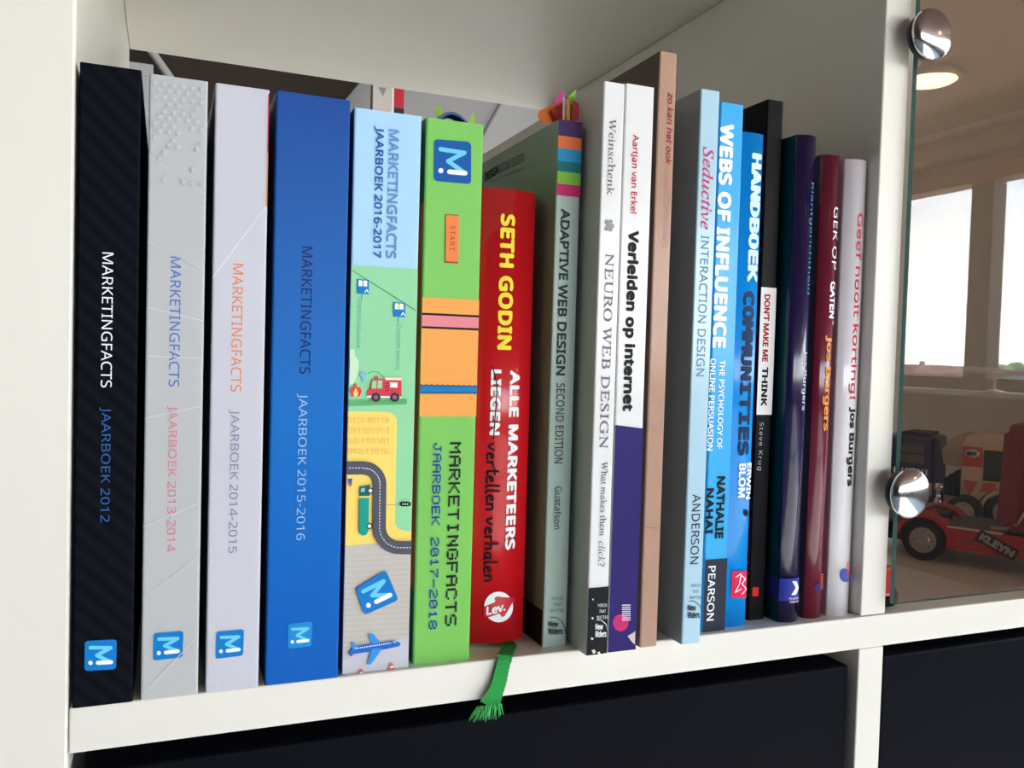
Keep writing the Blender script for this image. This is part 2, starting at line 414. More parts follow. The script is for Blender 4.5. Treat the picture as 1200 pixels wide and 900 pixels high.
for (xa, xb, yf, zt_, lb) in ((.003, CW-.0032, .003, -.0237, None), (CW+T+.0008, RX-.004, .0012, -.0207, None)):
    d = empty('drawer', (0, 0, 0)); d.parent = su
    d.location = Vector(((xa+xb)/2, yf, -.33)) - Vector(su.location)
    box('drawer_front', (xa, xb, yf, yf+.018, -T-CH+.004, zt_), m_navy, d, bevel=.0012, seg=3)
    bm = bmesh.new(); add_box(bm, xa+.004, xa+.012, yf+.018, .36, -T-CH+.006, zt_-.02); add_box(bm, xb-.012, xb-.004, yf+.018, .36, -T-CH+.006, zt_-.02)
    add_box(bm, xa+.012, xb-.012, .352, .36, -T-CH+.006, zt_-.02); add_box(bm, xa+.012, xb-.012, yf+.018, .352, -T-CH+.006, -T-CH+.012)
    finish('drawer_box', bm, m_navy, d)

# glass pane with knobs in front of the right-hand cell
gx0 = CW+T+.0008; gx1 = RX+.02
gp = empty('glass_pane', ((gx0+gx1)/2, -.002, .0058)); tag(gp, 'clear glass pane covering the cell with the toy trucks, at right of the books', 'glass')
m_glass = glass_mat('display_glass', (0.78, 0.71, 0.66), 0.05)
bm = bmesh.new(); vs = add_box(bm, gx0, gx1, -.0038, -.0012, .0058, CH+.03)
for f in bm.faces:
    n = f.normal if f.normal.length else Vector((0, 0, 0)); f.normal_update()
    if abs(f.normal.y) < .5: f.material_index = 1
m_edge = mat('glass_edge_teal', (56, 120, 116), .15, spec=.6)
finish('pane', bm, [m_glass, m_edge], gp)
m_chrome = mat('chrome_satin', (225, 226, 228), .13, metal=1.0)
m_dark = mat('knob_stem_dark', (40, 42, 46), .35, metal=.7)
for (px, py) in ((1097, 38), (1071, 579)):
    c = ony(px, py, -.0130)
    k = empty('knob', (0, 0, 0)); k.parent = gp; k.location = Vector((c.x, -.0038, c.z))-Vector(gp.location)
    bm = bmesh.new(); add_lathe(bm, [(.0075, -.0038), (.0075, -.0052), (.0102, -.0058), (.0102, -.0092)], 32, 'Y', loc=(c.x, 0, c.z)); norm_fix(bm); finish('knob_stem', bm, m_dark, k)
    prof = [(.0100, -.0090), (.0112, -.0095), (.0118, -.0105)] + [(.0118*math.cos(a), -.0105-.0046*math.sin(a)) for a in [math.radians(x) for x in range(10, 91, 8)]]
    prof[-1] = (.0003, prof[-1][1])
    bm = bmesh.new(); add_lathe(bm, prof, 48, 'Y', loc=(c.x, 0, c.z)); norm_fix(bm); finish('knob_cap', bm, m_chrome, k)

# ------------------------------------------------------------------ books
m_page = mat('paper_pages', (226, 220, 204), .9, noise=.06, nscale=500)
class Book: pass
def make_book(name, label, x0, x1, y, h, depth, spine, left=None, right=None, bulge=0.0, rad=.0007, thick=.0004, z0=0.0, hard=False, group='books on the white shelf'):
    """cover profile: back edge of left cover -> spine -> back edge of right cover"""
    b = Book(); b.x0, b.x1, b.y, b.h, b.bulge, b.z0 = x0, x1, y, h, bulge, z0; b.lay = 0; b.depth = depth
    left = left or spine; right = right or spine
    r = empty(name, ((x0+x1)/2, y+depth/2, z0)); tag(r, label, 'book'); b.root = r
    b.yy = lambda x, off=0.0: y + bulge - bulge*(1-((2*(x-x0)/(x1-x0))-1)**2) - off if bulge else y-off
    outer = []
    outer.append((x0, y+depth, 0)); outer.append((x0, y+depth*.5, 0)); outer.append((x0, y+bulge+rad+.0005, 0))
    n = 14 if bulge else 2
    for k in range(4):
        a = math.pi/2*k/3
        outer.append((x0+rad*(1-math.cos(a)), y+bulge+rad*(1-math.sin(a)) - (bulge*0), 0 if k == 0 else 1))
    if bulge:
        for k in range(1, n):
            u = k/n; xx = x0+rad+(x1-x0-2*rad)*u
            outer.append((xx, b.yy(xx), 1))
    m_ = []
    for (xx, y_, s) in outer[:7]: m_.append((x0+x1-xx, y_, s))
    outer += list(reversed(m_))
    if bulge:
        outer = [(xx, (min(y_, b.yy(xx)+rad*.0+.0) if (s and bulge) else y_), s) for xx, y_, s in outer]
    # inner offset
    P2 = [Vector((q[0], q[1])) for q in outer]; inner = []
    for i, p in enumerate(P2):
        t = (P2[min(i+1, len(P2)-1)]-P2[max(i-1, 0)])
        if t.length < 1e-9: t = Vector((1, 0))
        t.normalize(); nrm = Vector((-t.y, t.x))   # travelling front->right: inside is +y
        inner.append(p+nrm*thick)
    bm = bmesh.new(); zs = (z0, z0+h)
    O = [[bm.verts.new((p.x, p.y, z)) for p in P2] for z in zs]; I = [[bm.verts.new((p.x, p.y, z)) for p in inner] for z in zs]
    N = len(P2)
    for i in range(N-1):
        xm = (P2[i].x+P2[i+1].x)/2; side = 1
        if P2[i].y > y+bulge+rad*.9+.0002 and P2[i+1].y > y+bulge+rad*.5:
            side = 0 if xm < (x0+x1)/2 else 2
        elif P2[i+1].y > y+bulge+rad+.0002: side = 2
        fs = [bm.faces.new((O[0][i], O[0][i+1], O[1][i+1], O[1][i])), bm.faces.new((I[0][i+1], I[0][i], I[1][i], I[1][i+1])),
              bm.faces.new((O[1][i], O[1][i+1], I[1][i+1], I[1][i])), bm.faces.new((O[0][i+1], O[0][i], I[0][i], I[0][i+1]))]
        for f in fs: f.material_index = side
        fs[0].smooth = bool(bulge) and side == 1
    for i in (0, N-1):
        f = bm.faces.new((O[0][i], O[1][i], I[1][i], I[0][i])); f.material_index = 0 if i == 0 else 2
    norm_fix(bm)
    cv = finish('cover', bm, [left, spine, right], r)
    bm = bmesh.new(); ins = .003 if hard else .0004
    add_box(bm, x0+thick+.0001, x1-thick-.0001, y+bulge+rad*.6+thick+.0003, y+depth-ins-.0004, z0+ins, z0+h-ins)
    finish('page_block', bm, m_page, r)
    return b

def P(b, px, py, off=0.0):
    p = ony(px, py, b.y)
    if b.bulge:
        for _ in range(3): p = ony(px, py, b.yy(min(max(p.x, b.x0), b.x1)))
    return p
def off(b):
    b.lay += 1
    return .00010 + .00004*b.lay
def tri_fill(bm, pts, mi):
    vs = [bm.verts.new(p) for p in pts]
    try: f = bm.faces.new(vs)
    except ValueError: return
    f.material_index = mi
    f.normal_update()
    if f.normal.y > 0: f.normal_flip()
class Dec:
    """flat print on a book spine; all coordinates are photograph pixels turned into points on the spine"""
    def __init__(s, b, name): s.b = b; s.name = name; s.bm = bmesh.new(); s.mats = []; s.o = off(b); s.n = 0
    def mi(s, M):
        if M not in s.mats: s.mats.append(M)
        return s.mats.index(M)
    def poly(s, pts, M):
        s.n += 1; q = []
        for (x, y) in pts:
            p = P(s.b, x, y); p.x = min(max(p.x, s.b.x0+.0001), s.b.x1-.0001); p.z = min(max(p.z, s.b.z0+.0001), s.b.z0+s.b.h-.0001)
            p.y = -s.o - s.n*.000004
            q.append(p)
        tri_fill(s.bm, q, s.mi(M)); return s
    def band(s, y0, y1, M, u0=0.0, u1=1.0, slope=0.0, nseg=1):
        """band across the spine, y0/y1 pixel rows measured on the spine centre; u0..u1 fraction of the width"""
        s.n += 1; b = s.b
        cx = 0.5*(b.x0+b.x1)
        za, zb = zrow(b, y0), zrow(b, y1)
        nn = 16 if b.bulge else nseg
        for k in range(nn):
            xa = b.x0+(b.x1-b.x0)*(u0+(u1-u0)*k/nn)+(.0001 if k == 0 and u0 == 0 else 0); xb = b.x0+(b.x1-b.x0)*(u0+(u1-u0)*(k+1)/nn)-(.0001 if k == nn-1 and u1 == 1 else 0)
            q = [(xa, za), (xb, za), (xb, zb), (xa, zb)]
            tri_fill(s.bm, [Vector((x, -s.o-s.n*.000004, max(z, b.z0+.0001))) for x, z in q], s.mi(M))
        return s
    def circ(s, c, r, M, ry=None, n=24):
        ry = ry or r
        return s.poly([(c[0]+r*math.cos(2*math.pi*k/n), c[1]+ry*math.sin(2*math.pi*k/n)) for k in range(n)], M)
    def stroke(s, pts, wd, M, cap=True):
        for (a, b_) in zip(pts, pts[1:]):
            dx, dy = b_[0]-a[0], b_[1]-a[1]; L = math.hypot(dx, dy) or 1; nx, ny = -dy/L*wd/2, dx/L*wd/2
            s.poly([(a[0]+nx, a[1]+ny), (b_[0]+nx, b_[1]+ny), (b_[0]-nx, b_[1]-ny), (a[0]-nx, a[1]-ny)], M)
        if cap:
            for a in pts: s.circ(a, wd/2, M, n=10)
        return s
    def done(s, label=None):
        b = s.b
        if b.bulge:
            st = (b.x1-b.x0)/24
            for k in range(1, 24): bmesh.ops.bisect_plane(s.bm, geom=list(s.bm.verts)+list(s.bm.edges)+list(s.bm.faces), plane_co=(b.x0+k*st, 0, 0), plane_no=(1, 0, 0))
        for v in s.bm.verts: v.co.y += b.yy(v.co.x)
        o = finish(s.name, s.bm, s.mats, s.b.root)
        if label: o['label'] = label
        return o
def zrow(b, py):
    """height on the spine centre line seen at pixel row py"""
    cx = (b.x0+b.x1)/2; yv = b.yy(cx)
    # iterate on x so that the ray passes through the centre line
    px = 600.0
    for _ in range(25):
        p = ony(px, py, yv); px += (cx-p.x)*2000
    return p.z

def T_(b, name, s, top, bot, w, M, kind='sans', bold=0.0, shear=0.0, label=None, upright=False, spacing=1.0, me=None):
    """lettering that reads downwards along the spine: top/bot = pixel ends of its centre line, w = pixel height of the ink"""
    A, B = P(b, *top), P(b, *bot); xm = (A.x+B.x)/2
    mid = ((top[0]+bot[0])/2, (top[1]+bot[1])/2)
    H = abs(ony(mid[0]+w/2, mid[1], b.y).x - ony(mid[0]-w/2, mid[1], b.y).x)
    me = me or text_mesh(s, kind, bold, shear, spacing)
    xs = [v.co.x for v in me.vertices]; ys = [v.co.y for v in me.vertices]
    ax, bx_, ay, by = min(xs), max(xs), min(ys), max(ys)
    bm = bmesh.new(); bm.from_mesh(me); bpy.data.meshes.remove(me)
    o = off(b)
    if upright:      # level lettering: top/bot are left and right ends
        L = abs(B.x-A.x); Hz = abs(ony(mid[0], mid[1]-w/2, b.y).z-ony(mid[0], mid[1]+w/2, b.y).z); zc = (A.z+B.z)/2
        for v in bm.verts:
            u = (v.co.x-ax)/(bx_-ax); v.co = Vector((A.x+u*L, v.co.z, A.z*(1-u)+B.z*u-Hz/2+(v.co.y-ay)/(by-ay)*Hz))
    else:
        L = A.z-B.z
        for v in bm.verts:
            v.co = Vector((xm-H/2+(v.co.y-ay)/(by-ay)*H, v.co.z, A.z-(v.co.x-ax)/(bx_-ax)*L))
    if b.bulge:
        lo, hi = min(v.co.x for v in bm.verts), max(v.co.x for v in bm.verts); st = (b.x1-b.x0)/24
        x = b.x0+st
        while x < b.x1:
            if lo < x < hi: bmesh.ops.bisect_plane(bm, geom=list(bm.verts)+list(bm.edges)+list(bm.faces), plane_co=(x, 0, 0), plane_no=(1, 0, 0))
            x += st
    for v in bm.verts: v.co.y = b.yy(v.co.x)-o-v.co.y
    for f in bm.faces:
        f.normal_update()
        if f.normal.y > 0: f.normal_flip()
    ob = finish(name, bm, M, b.root)
    if label: ob['label'] = label
    return ob

def ink(name, rgb, rough=.45, coat=0.0): return mat('ink_'+name, rgb, rough, coat=coat, spec=.12)
def mlogo(b, corners, name='logo_badge', base=None, sym=None, white=None):
    """rounded square badge with the zigzag M and its white stroke; corners TL,TR,BR,BL in pixels"""
    base = base or ink('logo_blue', (12, 122, 200)); sym = sym or ink('logo_sky', (110, 205, 240)); white = white or ink('white', (245, 247, 250))
    TL, TR, BR, BL = corners
    def q(a, bb):  # a: down (reading direction), bb: to the right
        return (TL[0]*(1-a)*(1-bb)+TR[0]*(1-a)*bb+BR[0]*a*bb+BL[0]*a*(1-bb), TL[1]*(1-a)*(1-bb)+TR[1]*(1-a)*bb+BR[1]*a*bb+BL[1]*a*(1-bb))
    d = Dec(b, name)
    r = .1; pts = []
    for (ca, cb, s0) in ((r, r, 180), (r, 1-r, 90), (1-r, 1-r, 0), (1-r, r, 270)):
        for k in range(4):
            t = math.radians(s0-30*k); pts.append(q(ca-r*math.sin(t), cb+r*math.cos(t)))
    d.poly(pts, base)
    size = math.hypot(TR[0]-TL[0], TR[1]-TL[1]); wd = size*.115
    d.stroke([q(.23, .18), q(.27, .82), q(.5, .38), q(.74, .82)], wd, sym)
    d.stroke([q(.75, .42), q(.75, .84)], wd*1.1, white); d.circ(q(.74, .19), wd*.6, white, n=12)
    return d.done()

PIX = {'M': '10001 11011 10101 10101 10001 10001 10001', 'A': '01110 10001 10001 11111 10001 10001 10001', 'R': '11110 10001 10001 11110 10100 10010 10001',
 'K': '10001 10010 10100 11000 10100 10010 10001', 'E': '11111 10000 10000 11110 10000 10000 11111', 'T': '11111 00100 00100 00100 00100 00100 00100',
 'I': '01110 00100 00100 00100 00100 00100 01110', 'N': '10001 11001 10101 10101 10011 10001 10001', 'G': '01110 10001 10000 10111 10001 10001 01110',
 'F': '11111 10000 10000 11110 10000 10000 10000', 'C': '01110 10001 10000 10000 10000 10001 01110', 'S': '01111 10000 10000 01110 00001 00001 11110',
 'J': '00111 00010 00010 00010 10010 10010 01100', 'B': '11110 10001 10001 11110 10001 10001 11110', 'O': '01110 10001 10001 10001 10001 10001 01110',
 '2': '01110 10001 00001 00110 01000 10000 11111', '0': '01110 10001 10011 10101 11001 10001 01110', '1': '00100 01100 00100 00100 00100 00100 01110',
 '7': '11111 00001 00010 00100 01000 01000 01000', '8': '01110 10001 10001 01110 10001 10001 01110', '-': '00000 00000 00000 11111 00000 00000 00000', ' ': '00000 00000 00000 00000 00000 00000 00000'}
def pixel_mesh(s):
    bm = bmesh.new()
    for i, c in enumerate(s):
        for r, row in enumerate(PIX[c].split()):
            for k, v in enumerate(row):
                if v == '1':
                    x, y = i*6+k, -r
                    bm.faces.new([bm.verts.new(p) for p in ((x, y, 0), (x+1.02, y, 0), (x+1.02, y+1.02, 0), (x, y+1.02, 0))])
    me = bpy.data.meshes.new('t'); bm.to_mesh(me); bm.free(); return me
# brush hand, each letter a list of polylines on a 0..1 box (x-height 1, ascender 2)
HAND = {'v': (.9, [[(0, 1), (.35, 0), (.8, 1.05)]]), 'e': (.85, [[(.1, .5), (.7, .65), (.55, 1), (.2, .9), (.05, .4), (.3, 0), (.8, .15)]]),
 'r': (.7, [[(.1, 1), (.15, 0)], [(.15, .6), (.4, 1), (.7, .95)]]), 't': (.7, [[(.35, 1.7), (.3, .2), (.5, 0), (.75, .1)], [(0, 1.05), (.75, 1.15)]]),
 'l': (.45, [[(.2, 2.0), (.1, .2), (.3, 0), (.45, .1)]]), 'n': (.9, [[(.1, 1), (.1, 0)], [(.1, .6), (.45, 1.05), (.7, .8), (.75, 0)]]),
 'h': (.9, [[(.15, 2.0), (.1, 0)], [(.1, .6), (.45, 1.05), (.7, .8), (.75, 0)]]), 'a': (.9, [[(.7, .9), (.35, 1.05), (.05, .5), (.25, 0), (.6, .3), (.72, 1)], [(.7, 1), (.7, .1), (.85, 0)]]), ' ': (.5, [])}
def hand_mesh(s, wd=.26):
    bm = bmesh.new(); x = 0
    for c in s:
        adv, L = HAND[c]; jy = random.uniform(-.08, .08)
        for pl in L:
            pts = [Vector((x+p[0], p[1]+jy, 0)) for p in pl]
            # chaikin
            for _ in range(2):
                if len(pts) > 2:
                    np_ = [pts[0]]
                    for a, b2 in zip(pts, pts[1:]): np_ += [a.lerp(b2, .25), a.lerp(b2, .75)]
                    pts = np_+[pts[-1]]
            for a, b2 in zip(pts, pts[1:]):
                d = (b2-a); n = Vector((-d.y, d.x, 0)).normalized()*wd/2; e_ = d.normalized()*wd*.25
                bm.faces.new([bm.verts.new(p) for p in (a-e_+n, a-e_-n, b2+e_-n, b2+e_+n)])
        x += adv+.15
    me = bpy.data.meshes.new('t'); bm.to_mesh(me); bm.free(); return me

def cover_mat(name, rgb, rough=.42, coat=0.0, noise=.02, nscale=30, bump=.05, spec=.15):
    return mat('cover_'+name, rgb, rough, coat=coat, noise=noise, nscale=nscale, bump=bump, bscale=700, spec=spec)

W_ = ink('white', (245, 247, 250)); K_ = ink('black', (16, 16, 20))
# --- 1 black yearbook with a faint woven diagonal
mb = cover_mat('black_weave', (20, 22, 30), .6, spec=.03)
t = mb.node_tree; bs = t.nodes['Principled BSDF']
wv = t.nodes.new('ShaderNodeTexWave'); wv.inputs['Scale'].default_value = 90; wv.bands_direction = 'DIAGONAL'
tx = t.nodes.new('ShaderNodeTexCoord'); cr = t.nodes.new('ShaderNodeValToRGB')
cr.color_ramp.elements[0].color = (.0035, .0042, .008, 1); cr.color_ramp.elements[1].color = (.0065, .0075, .012, 1)
t.links.new(tx.outputs['Object'], wv.inputs['Vector']); t.links.new(wv.outputs['Fac'], cr.inputs[0]); t.links.new(cr.outputs[0], bs.inputs['Base Color'])
b = make_book('yearbook', 'black yearbook 2012 with woven diagonal print, first book beside the left panel', .0012, .0192, -.0006, .2085, .15, mb)
T_(b, 'title_text', 'MARKETINGFACTS', (127, 296), (124, 454), 13, W_)
T_(b, 'year_text', 'JAARBOEK 2012', (124, 477), (121, 612), 13.5, ink('blue_mid', (44, 96, 160)))
mlogo(b, [(99.5, 751), (137, 749), (136, 784), (99, 786)])
# --- 2 grey
m2 = cover_mat('silver_grey', (186, 188, 190), .4)
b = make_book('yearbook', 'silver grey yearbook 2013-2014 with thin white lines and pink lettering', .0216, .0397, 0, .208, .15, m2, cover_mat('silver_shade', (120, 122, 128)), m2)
T_(b, 'title_text', 'MARKETINGFACTS', (206, 301), (204, 453), 12.5, ink('blue', (62, 116, 196)))
T_(b, 'year_text', 'JAARBOEK 2013-2014', (202, 475), (199, 647), 12.5, ink('pink', (226, 128, 150)))
mlogo(b, [(180, 742), (215, 739), (214, 770), (179.5, 774)])
wl = ink('pale_line', (208, 210, 212))
for p in (((174, 183), (240, 228)), ((172, 283), (238, 316)), ((172, 360), (238, 376)), ((172, 417), (238, 420)), ((170, 490), (236, 476)), ((168, 617), (232, 590)), ((166, 702), (230, 655)), ((165, 815), (229, 748))):
    d = Dec(b, 'white_line'); d.stroke(p, .9, wl, cap=False); d.done()
d = Dec(b, 'dot_pattern'); dl = ink('dot_grey', (194, 196, 198))
for j in range(16):
    for i in range(6):
        cx = 182+i*11+(5.5 if j % 2 else 0); cy = 98+j*8+i*1.4
        if cx < 240 and random.random() < 1-(j/17.): d.circ((cx, cy), 2.7, dl, n=8)
d.done()
# --- 3 lilac-white
m3 = cover_mat('lilac_white', (200, 200, 211), .38)
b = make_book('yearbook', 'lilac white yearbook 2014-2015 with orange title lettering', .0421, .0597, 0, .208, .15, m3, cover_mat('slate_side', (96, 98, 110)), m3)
T_(b, 'title_text', 'MARKETINGFACTS', (279, 309), (276.5, 459), 12.5, ink('orange_title', (240, 138, 92)))
T_(b, 'year_text', 'JAARBOEK 2014-2015', (274.5, 480), (271.5, 648), 12.5, ink('grey_violet', (140, 134, 160)))
mlogo(b, [(253.5, 740), (286, 737), (285, 768), (252.5, 772)])
d = Dec(b, 'white_line'); d.stroke([(249, 325), (317, 241)], 1.3, ink('white', (245, 247, 250)), cap=False); d.done(); d = Dec(b, 'white_line')
d.stroke([(241, 770), (256, 808)], .8, ink('pale_line2', (215, 215, 222)), cap=False); d.done()
d = Dec(b, 'red_edge'); d.band(106, 175, ink('edge_crimson', (196, 40, 70)), .975, 1.0).band(175, 240, ink('edge_orange', (236, 140, 40)), .975, 1.0); d.done()
# --- 4 blue, darker towards the top
m4 = cover_mat('blue_gradient', (10, 104, 190), .38, bump=.03, spec=.12)
t = m4.node_tree; bs = t.nodes['Principled BSDF']; tx = t.nodes.new('ShaderNodeTexCoord'); sp = t.nodes.new('ShaderNodeSeparateXYZ'); mr = t.nodes.new('ShaderNodeMapRange'); cr = t.nodes.new('ShaderNodeValToRGB')
mr.inputs['From Max'].default_value = .208
cr.color_ramp.elements[0].color = lin((0, 92, 184))+(1,); cr.color_ramp.elements[1].color = lin((26, 74, 152))+(1,)
e2 = cr.color_ramp.elements.new(.45); e2.color = lin((0, 108, 194))+(1,)
t.links.new(tx.outputs['Object'], sp.inputs[0]); t.links.new(sp.outputs['Z'], mr.inputs['Value']); t.links.new(mr.outputs[0], cr.inputs[0]); t.links.new(cr.outputs[0], bs.inputs['Base Color'])
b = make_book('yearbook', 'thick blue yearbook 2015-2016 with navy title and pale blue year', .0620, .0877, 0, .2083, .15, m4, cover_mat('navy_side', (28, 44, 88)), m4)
T_(b, 'title_text', 'MARKETINGFACTS', (360, 289), (357.5, 438), 12.5, ink('navy', (20, 32, 78)))
T_(b, 'year_text', 'JAARBOEK 2015-2016', (355, 461), (350, 633), 12.5, ink('pale_blue', (150, 190, 228)))
mlogo(b, [(337.5, 731), (366, 728), (365, 757), (337, 760)], base=ink('logo_soft', (30, 138, 212)))
# --- 5 illustrated
c1 = lambda x, y: (400+x/5, 300+y/5)
c2 = lambda x, y: (390+x/5.29, 470+y/5.29)
c3 = lambda x, y: (390+x/5.625, 640+y/5.625)
m5 = cover_mat('illustrated_light_blue', (170, 212, 242), .35)
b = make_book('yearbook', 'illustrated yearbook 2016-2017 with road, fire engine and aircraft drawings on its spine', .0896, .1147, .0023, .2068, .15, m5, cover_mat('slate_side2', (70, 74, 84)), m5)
d = Dec(b, 'colour_field'); gA = ink('mint', (148, 214, 164)); d.band(313, 640, gA)
d.band(640, 795, ink('kraft_grey', (196, 190, 182))); d.done()
d = Dec(b, 'yellow_field'); yl = ink('yellow', (250, 218, 112))
R2 = lambda cx, cy, r, a0, a1, n=6: [(cx+r*math.cos(math.radians(a0+(a1-a0)*k/n)), cy-r*math.sin(math.radians(a0+(a1-a0)*k/n))) for k in range(n+1)]
pts = [c2(40, 62), c2(320, 66)]+[c2(*p) for p in R2(335, 130, 62, 80, 0)]+[c2(385, 720)]+[c2(*p) for p in R2(445, 740, 62, 180, 270)]+[c2(530, 806), c2(530, 870), c2(30, 915)]
d.poly(pts, yl); d.done()
d = Dec(b, 'grey_field'); d.poly([(380, 641), (500, 632), (500, 800), (380, 800)], ink('kraft_grey', (196, 190, 182)))
for k in range(22): d.stroke([(402, 652+k*6.3), (480, 648+k*6.3)], .6, ink('kraft_line', (180, 175, 168)), cap=False)
d.poly([(380, 776), (500, 742), (500, 800), (380, 800)], ink('runway_grey', (196, 197, 206))); d.done()
T_(b, 'title_text', 'MARKETINGFACTS', (461.5, 152), (458.5, 303), 12, ink('pale_title', (96, 148, 204)), bold=.018)
T_(b, 'year_text', 'JAARBOEK 2016-2017', (444, 149), (441, 302), 11.5, ink('royal', (44, 92, 172)), bold=.018)
d = Dec(b, 'cable_line'); d.stroke([(407, 316), (487, 364)], .8, ink('dark_green_line', (60, 90, 80)), cap=False); d.done()
for (cx, cy) in ((425, 335), (467.5, 362)):
    d = Dec(b, 'cable_car'); bl = ink('logo_blue', (12, 122, 200))
    d.poly([(cx-7, cy-8), (cx+7, cy-7), (cx+7, cy+10), (cx-7, cy+9)], bl).poly([(cx-5, cy-6.5), (cx-.6, cy-6.3), (cx-.6, cy+.5), (cx-5, cy+.3)], W_).poly([(cx+.6, cy-6.2), (cx+5, cy-6), (cx+5, cy+.8), (cx+.6, cy+.6)], W_)
    d.stroke([(cx+2.5, cy+7.5), (cx+4.5, cy+4.5), (cx+6.3, cy+7.8)], 1.1, W_)
    if cx > 450: d.circ((cx-.5, cy-2), 2.2, ink('yellow', (250, 218, 112)), n=10)
    d.stroke([(cx-1, cy+10), (cx-1.5, cy+16)], .6, ink('dark_green_line', (60, 90, 80)), cap=False); d.done()
T_(b, 'banner_text', 'Optimalisatie', (423.5, 352), (417, 408), 6.5, ink('teal_text', (84, 178, 160)))
T_(b, 'banner_text', 'Customer Journey', (466, 380), (466.5, 434), 6.5, ink('teal_text', (84, 178, 160)))
d = Dec(b, 'pale_hill'); d.poly([c1(*p) for p in ((50, 545), (75, 545), (80, 585), (98, 610), (100, 650), (90, 700), (75, 740), (45, 760))], ink('mint_pale', (204, 230, 198))); d.done()
d = Dec(b, 'grass_strip'); gg = ink('grass_green', (96, 178, 110)); d.poly([c1(*p) for p in ((40, 850), (380, 835), (380, 868), (40, 880))], gg)
for k in range(34):
    x = 45+k*10; d.poly([c1(x, 862), c1(x+3, 836+random.uniform(-10, 6)), c1(x+7, 860)], gg)
d.done()
d = Dec(b, 'flame'); d.poly([c1(*p) for p in ((48, 790), (58, 765), (68, 775), (80, 740), (95, 772), (108, 765), (118, 795), (104, 822), (62, 824))], ink('flame_red', (226, 70, 62)))
d.poly([c1(*p) for p in ((68, 805), (82, 770), (98, 805), (90, 822), (74, 822))], yl); d.done()
d = Dec(b, 'fire_engine'); fr = ink('engine_red', (214, 62, 74)); dk = ink('dark_tyre', (58, 44, 58))
d.stroke([c1(*p) for p in ((150, 690), (180, 676), (215, 680), (250, 712))], .9, gg, cap=False)
d.poly([c1(*p) for p in ((104, 690), (125, 672), (148, 692), (135, 712), (138, 740), (122, 740), (120, 712))], ink('water_blue', (130, 190, 220)))
d.poly([c1(*p) for p in ((150, 790), (165, 780), (178, 722), (250, 718), (350, 722), (350, 822), (150, 818))], fr)
d.poly([c1(*p) for p in ((180, 730), (205, 729), (203, 775), (176, 777))], gA).poly([c1(*p) for p in ((211, 729), (238, 728), (236, 775), (209, 776))], gA)
d.poly([c1(*p) for p in ((255, 712), (350, 714), (350, 728), (255, 726))], ink('cream', (236, 226, 204)))
d.poly([c1(*p) for p in ((283, 740), (326, 741), (326, 770), (283, 769))], W_)
for k in range(4): d.stroke([c1(254, 745+k*14), c1(276, 746+k*14)], .9, dk, cap=False)
d.poly([c1(*p) for p in ((197, 704), (212, 704), (215, 720), (193, 720))], fr)
d.stroke([c1(145, 822), c1(350, 827)], 1.4, W_, cap=False)
for cx in (200, 310): d.circ(c1(cx, 827), 5.4, dk).circ(c1(cx, 827), 2.6, ink('hub_mauve', (146, 96, 122)), n=14)
d.done()
for k, s in enumerate(('0101 10110', '01110101 1', '10:110101', '010:11010')):
    p0 = c2(92, 118+k*64); p1 = c2(345, 118+k*64)
    T_(b, 'binary_text', s, p0, p1, 7, ink('soft_orange', (240, 188, 110)), upright=True)
d = Dec(b, 'road'); rd = ink('asphalt', (82, 84, 96))
path = [c2(40, 414), c2(190, 412)]+[c2(*p) for p in R2(190, 512, 98, 90, 0, 10)]+[c2(285, 760)]+[c2(*p) for p in R2(410, 780, 125, 180, 270, 10)]+[c2(530, 903)]
d.stroke(path, 15.5, rd)
acc = 0.0
for a, bb in zip(path, path[1:]):
    L = math.hypot(bb[0]-a[0], bb[1]-a[1]); t_ = 0
    while t_ < L-1.5:
        p = (a[0]+(bb[0]-a[0])*t_/L, a[1]+(bb[1]-a[1])*t_/L); q = (a[0]+(bb[0]-a[0])*(t_+2)/L, a[1]+(bb[1]-a[1])*(t_+2)/L)
        d.stroke([p, q], .9, W_, cap=False); t_ += 3.6
d.done()
d = Dec(b, 'lorry_drawing'); tl = ink('lorry_teal', (22, 156, 142)); td = ink('lorry_dark', (20, 100, 90))
d.poly([c2(*p) for p in ((162, 600), (222, 598), (220, 800), (205, 826), (180, 832), (160, 815))], tl)
d.poly([c2(*p) for p in ((165, 530), (228, 515), (226, 585), (163, 586))], td).poly([c2(*p) for p in ((172, 538), (196, 535), (195, 560), (170, 561))], ink('water_blue', (130, 190, 220)))
for (x, y) in ((230, 553), (224, 772)): d.circ(c2(x, y), 3.6, dk).circ(c2(x, y), 2.2, W_, n=12)
d.done()
d = Dec(b, 'lamp_sign'); d.stroke([c2(332, 640), c2(386, 640)], .9, ink('grey_rod', (170, 160, 130)), cap=False); d.stroke([c2(427, 636), c2(466, 635)], 5.4, K_)
for x in (432, 446, 460): d.circ(c2(x, 636), .9, ink('cream', (236, 226, 204)), n=8)
d.done()
d = Dec(b, 'windsock'); d.poly([c2(*p) for p in ((92, 480), (118, 478), (112, 520), (96, 505))], ink('royal', (44, 92, 172))).poly([c2(*p) for p in ((95, 505), (118, 512), (104, 532))], ink('flame_red', (226, 70, 62))); d.done()
mlogo(b, [c3(145, 275), c3(345, 152), c3(430, 350), c3(205, 450)])
d = Dec(b, 'aircraft_drawing'); a1 = ink('plane_blue', (30, 104, 196)); a2 = ink('plane_sky', (56, 146, 222))
d.poly([c3(*p) for p in ((225, 572), (262, 572), (318, 640), (260, 650))], a2)
d.poly([c3(*p) for p in ((105, 690), (140, 655), (400, 618), (436, 628), (444, 642), (430, 655), (300, 682), (130, 705), (120, 722), (105, 712))], a1)
d.poly([c3(*p) for p in ((118, 628), (140, 632), (165, 668), (130, 680))], a2)
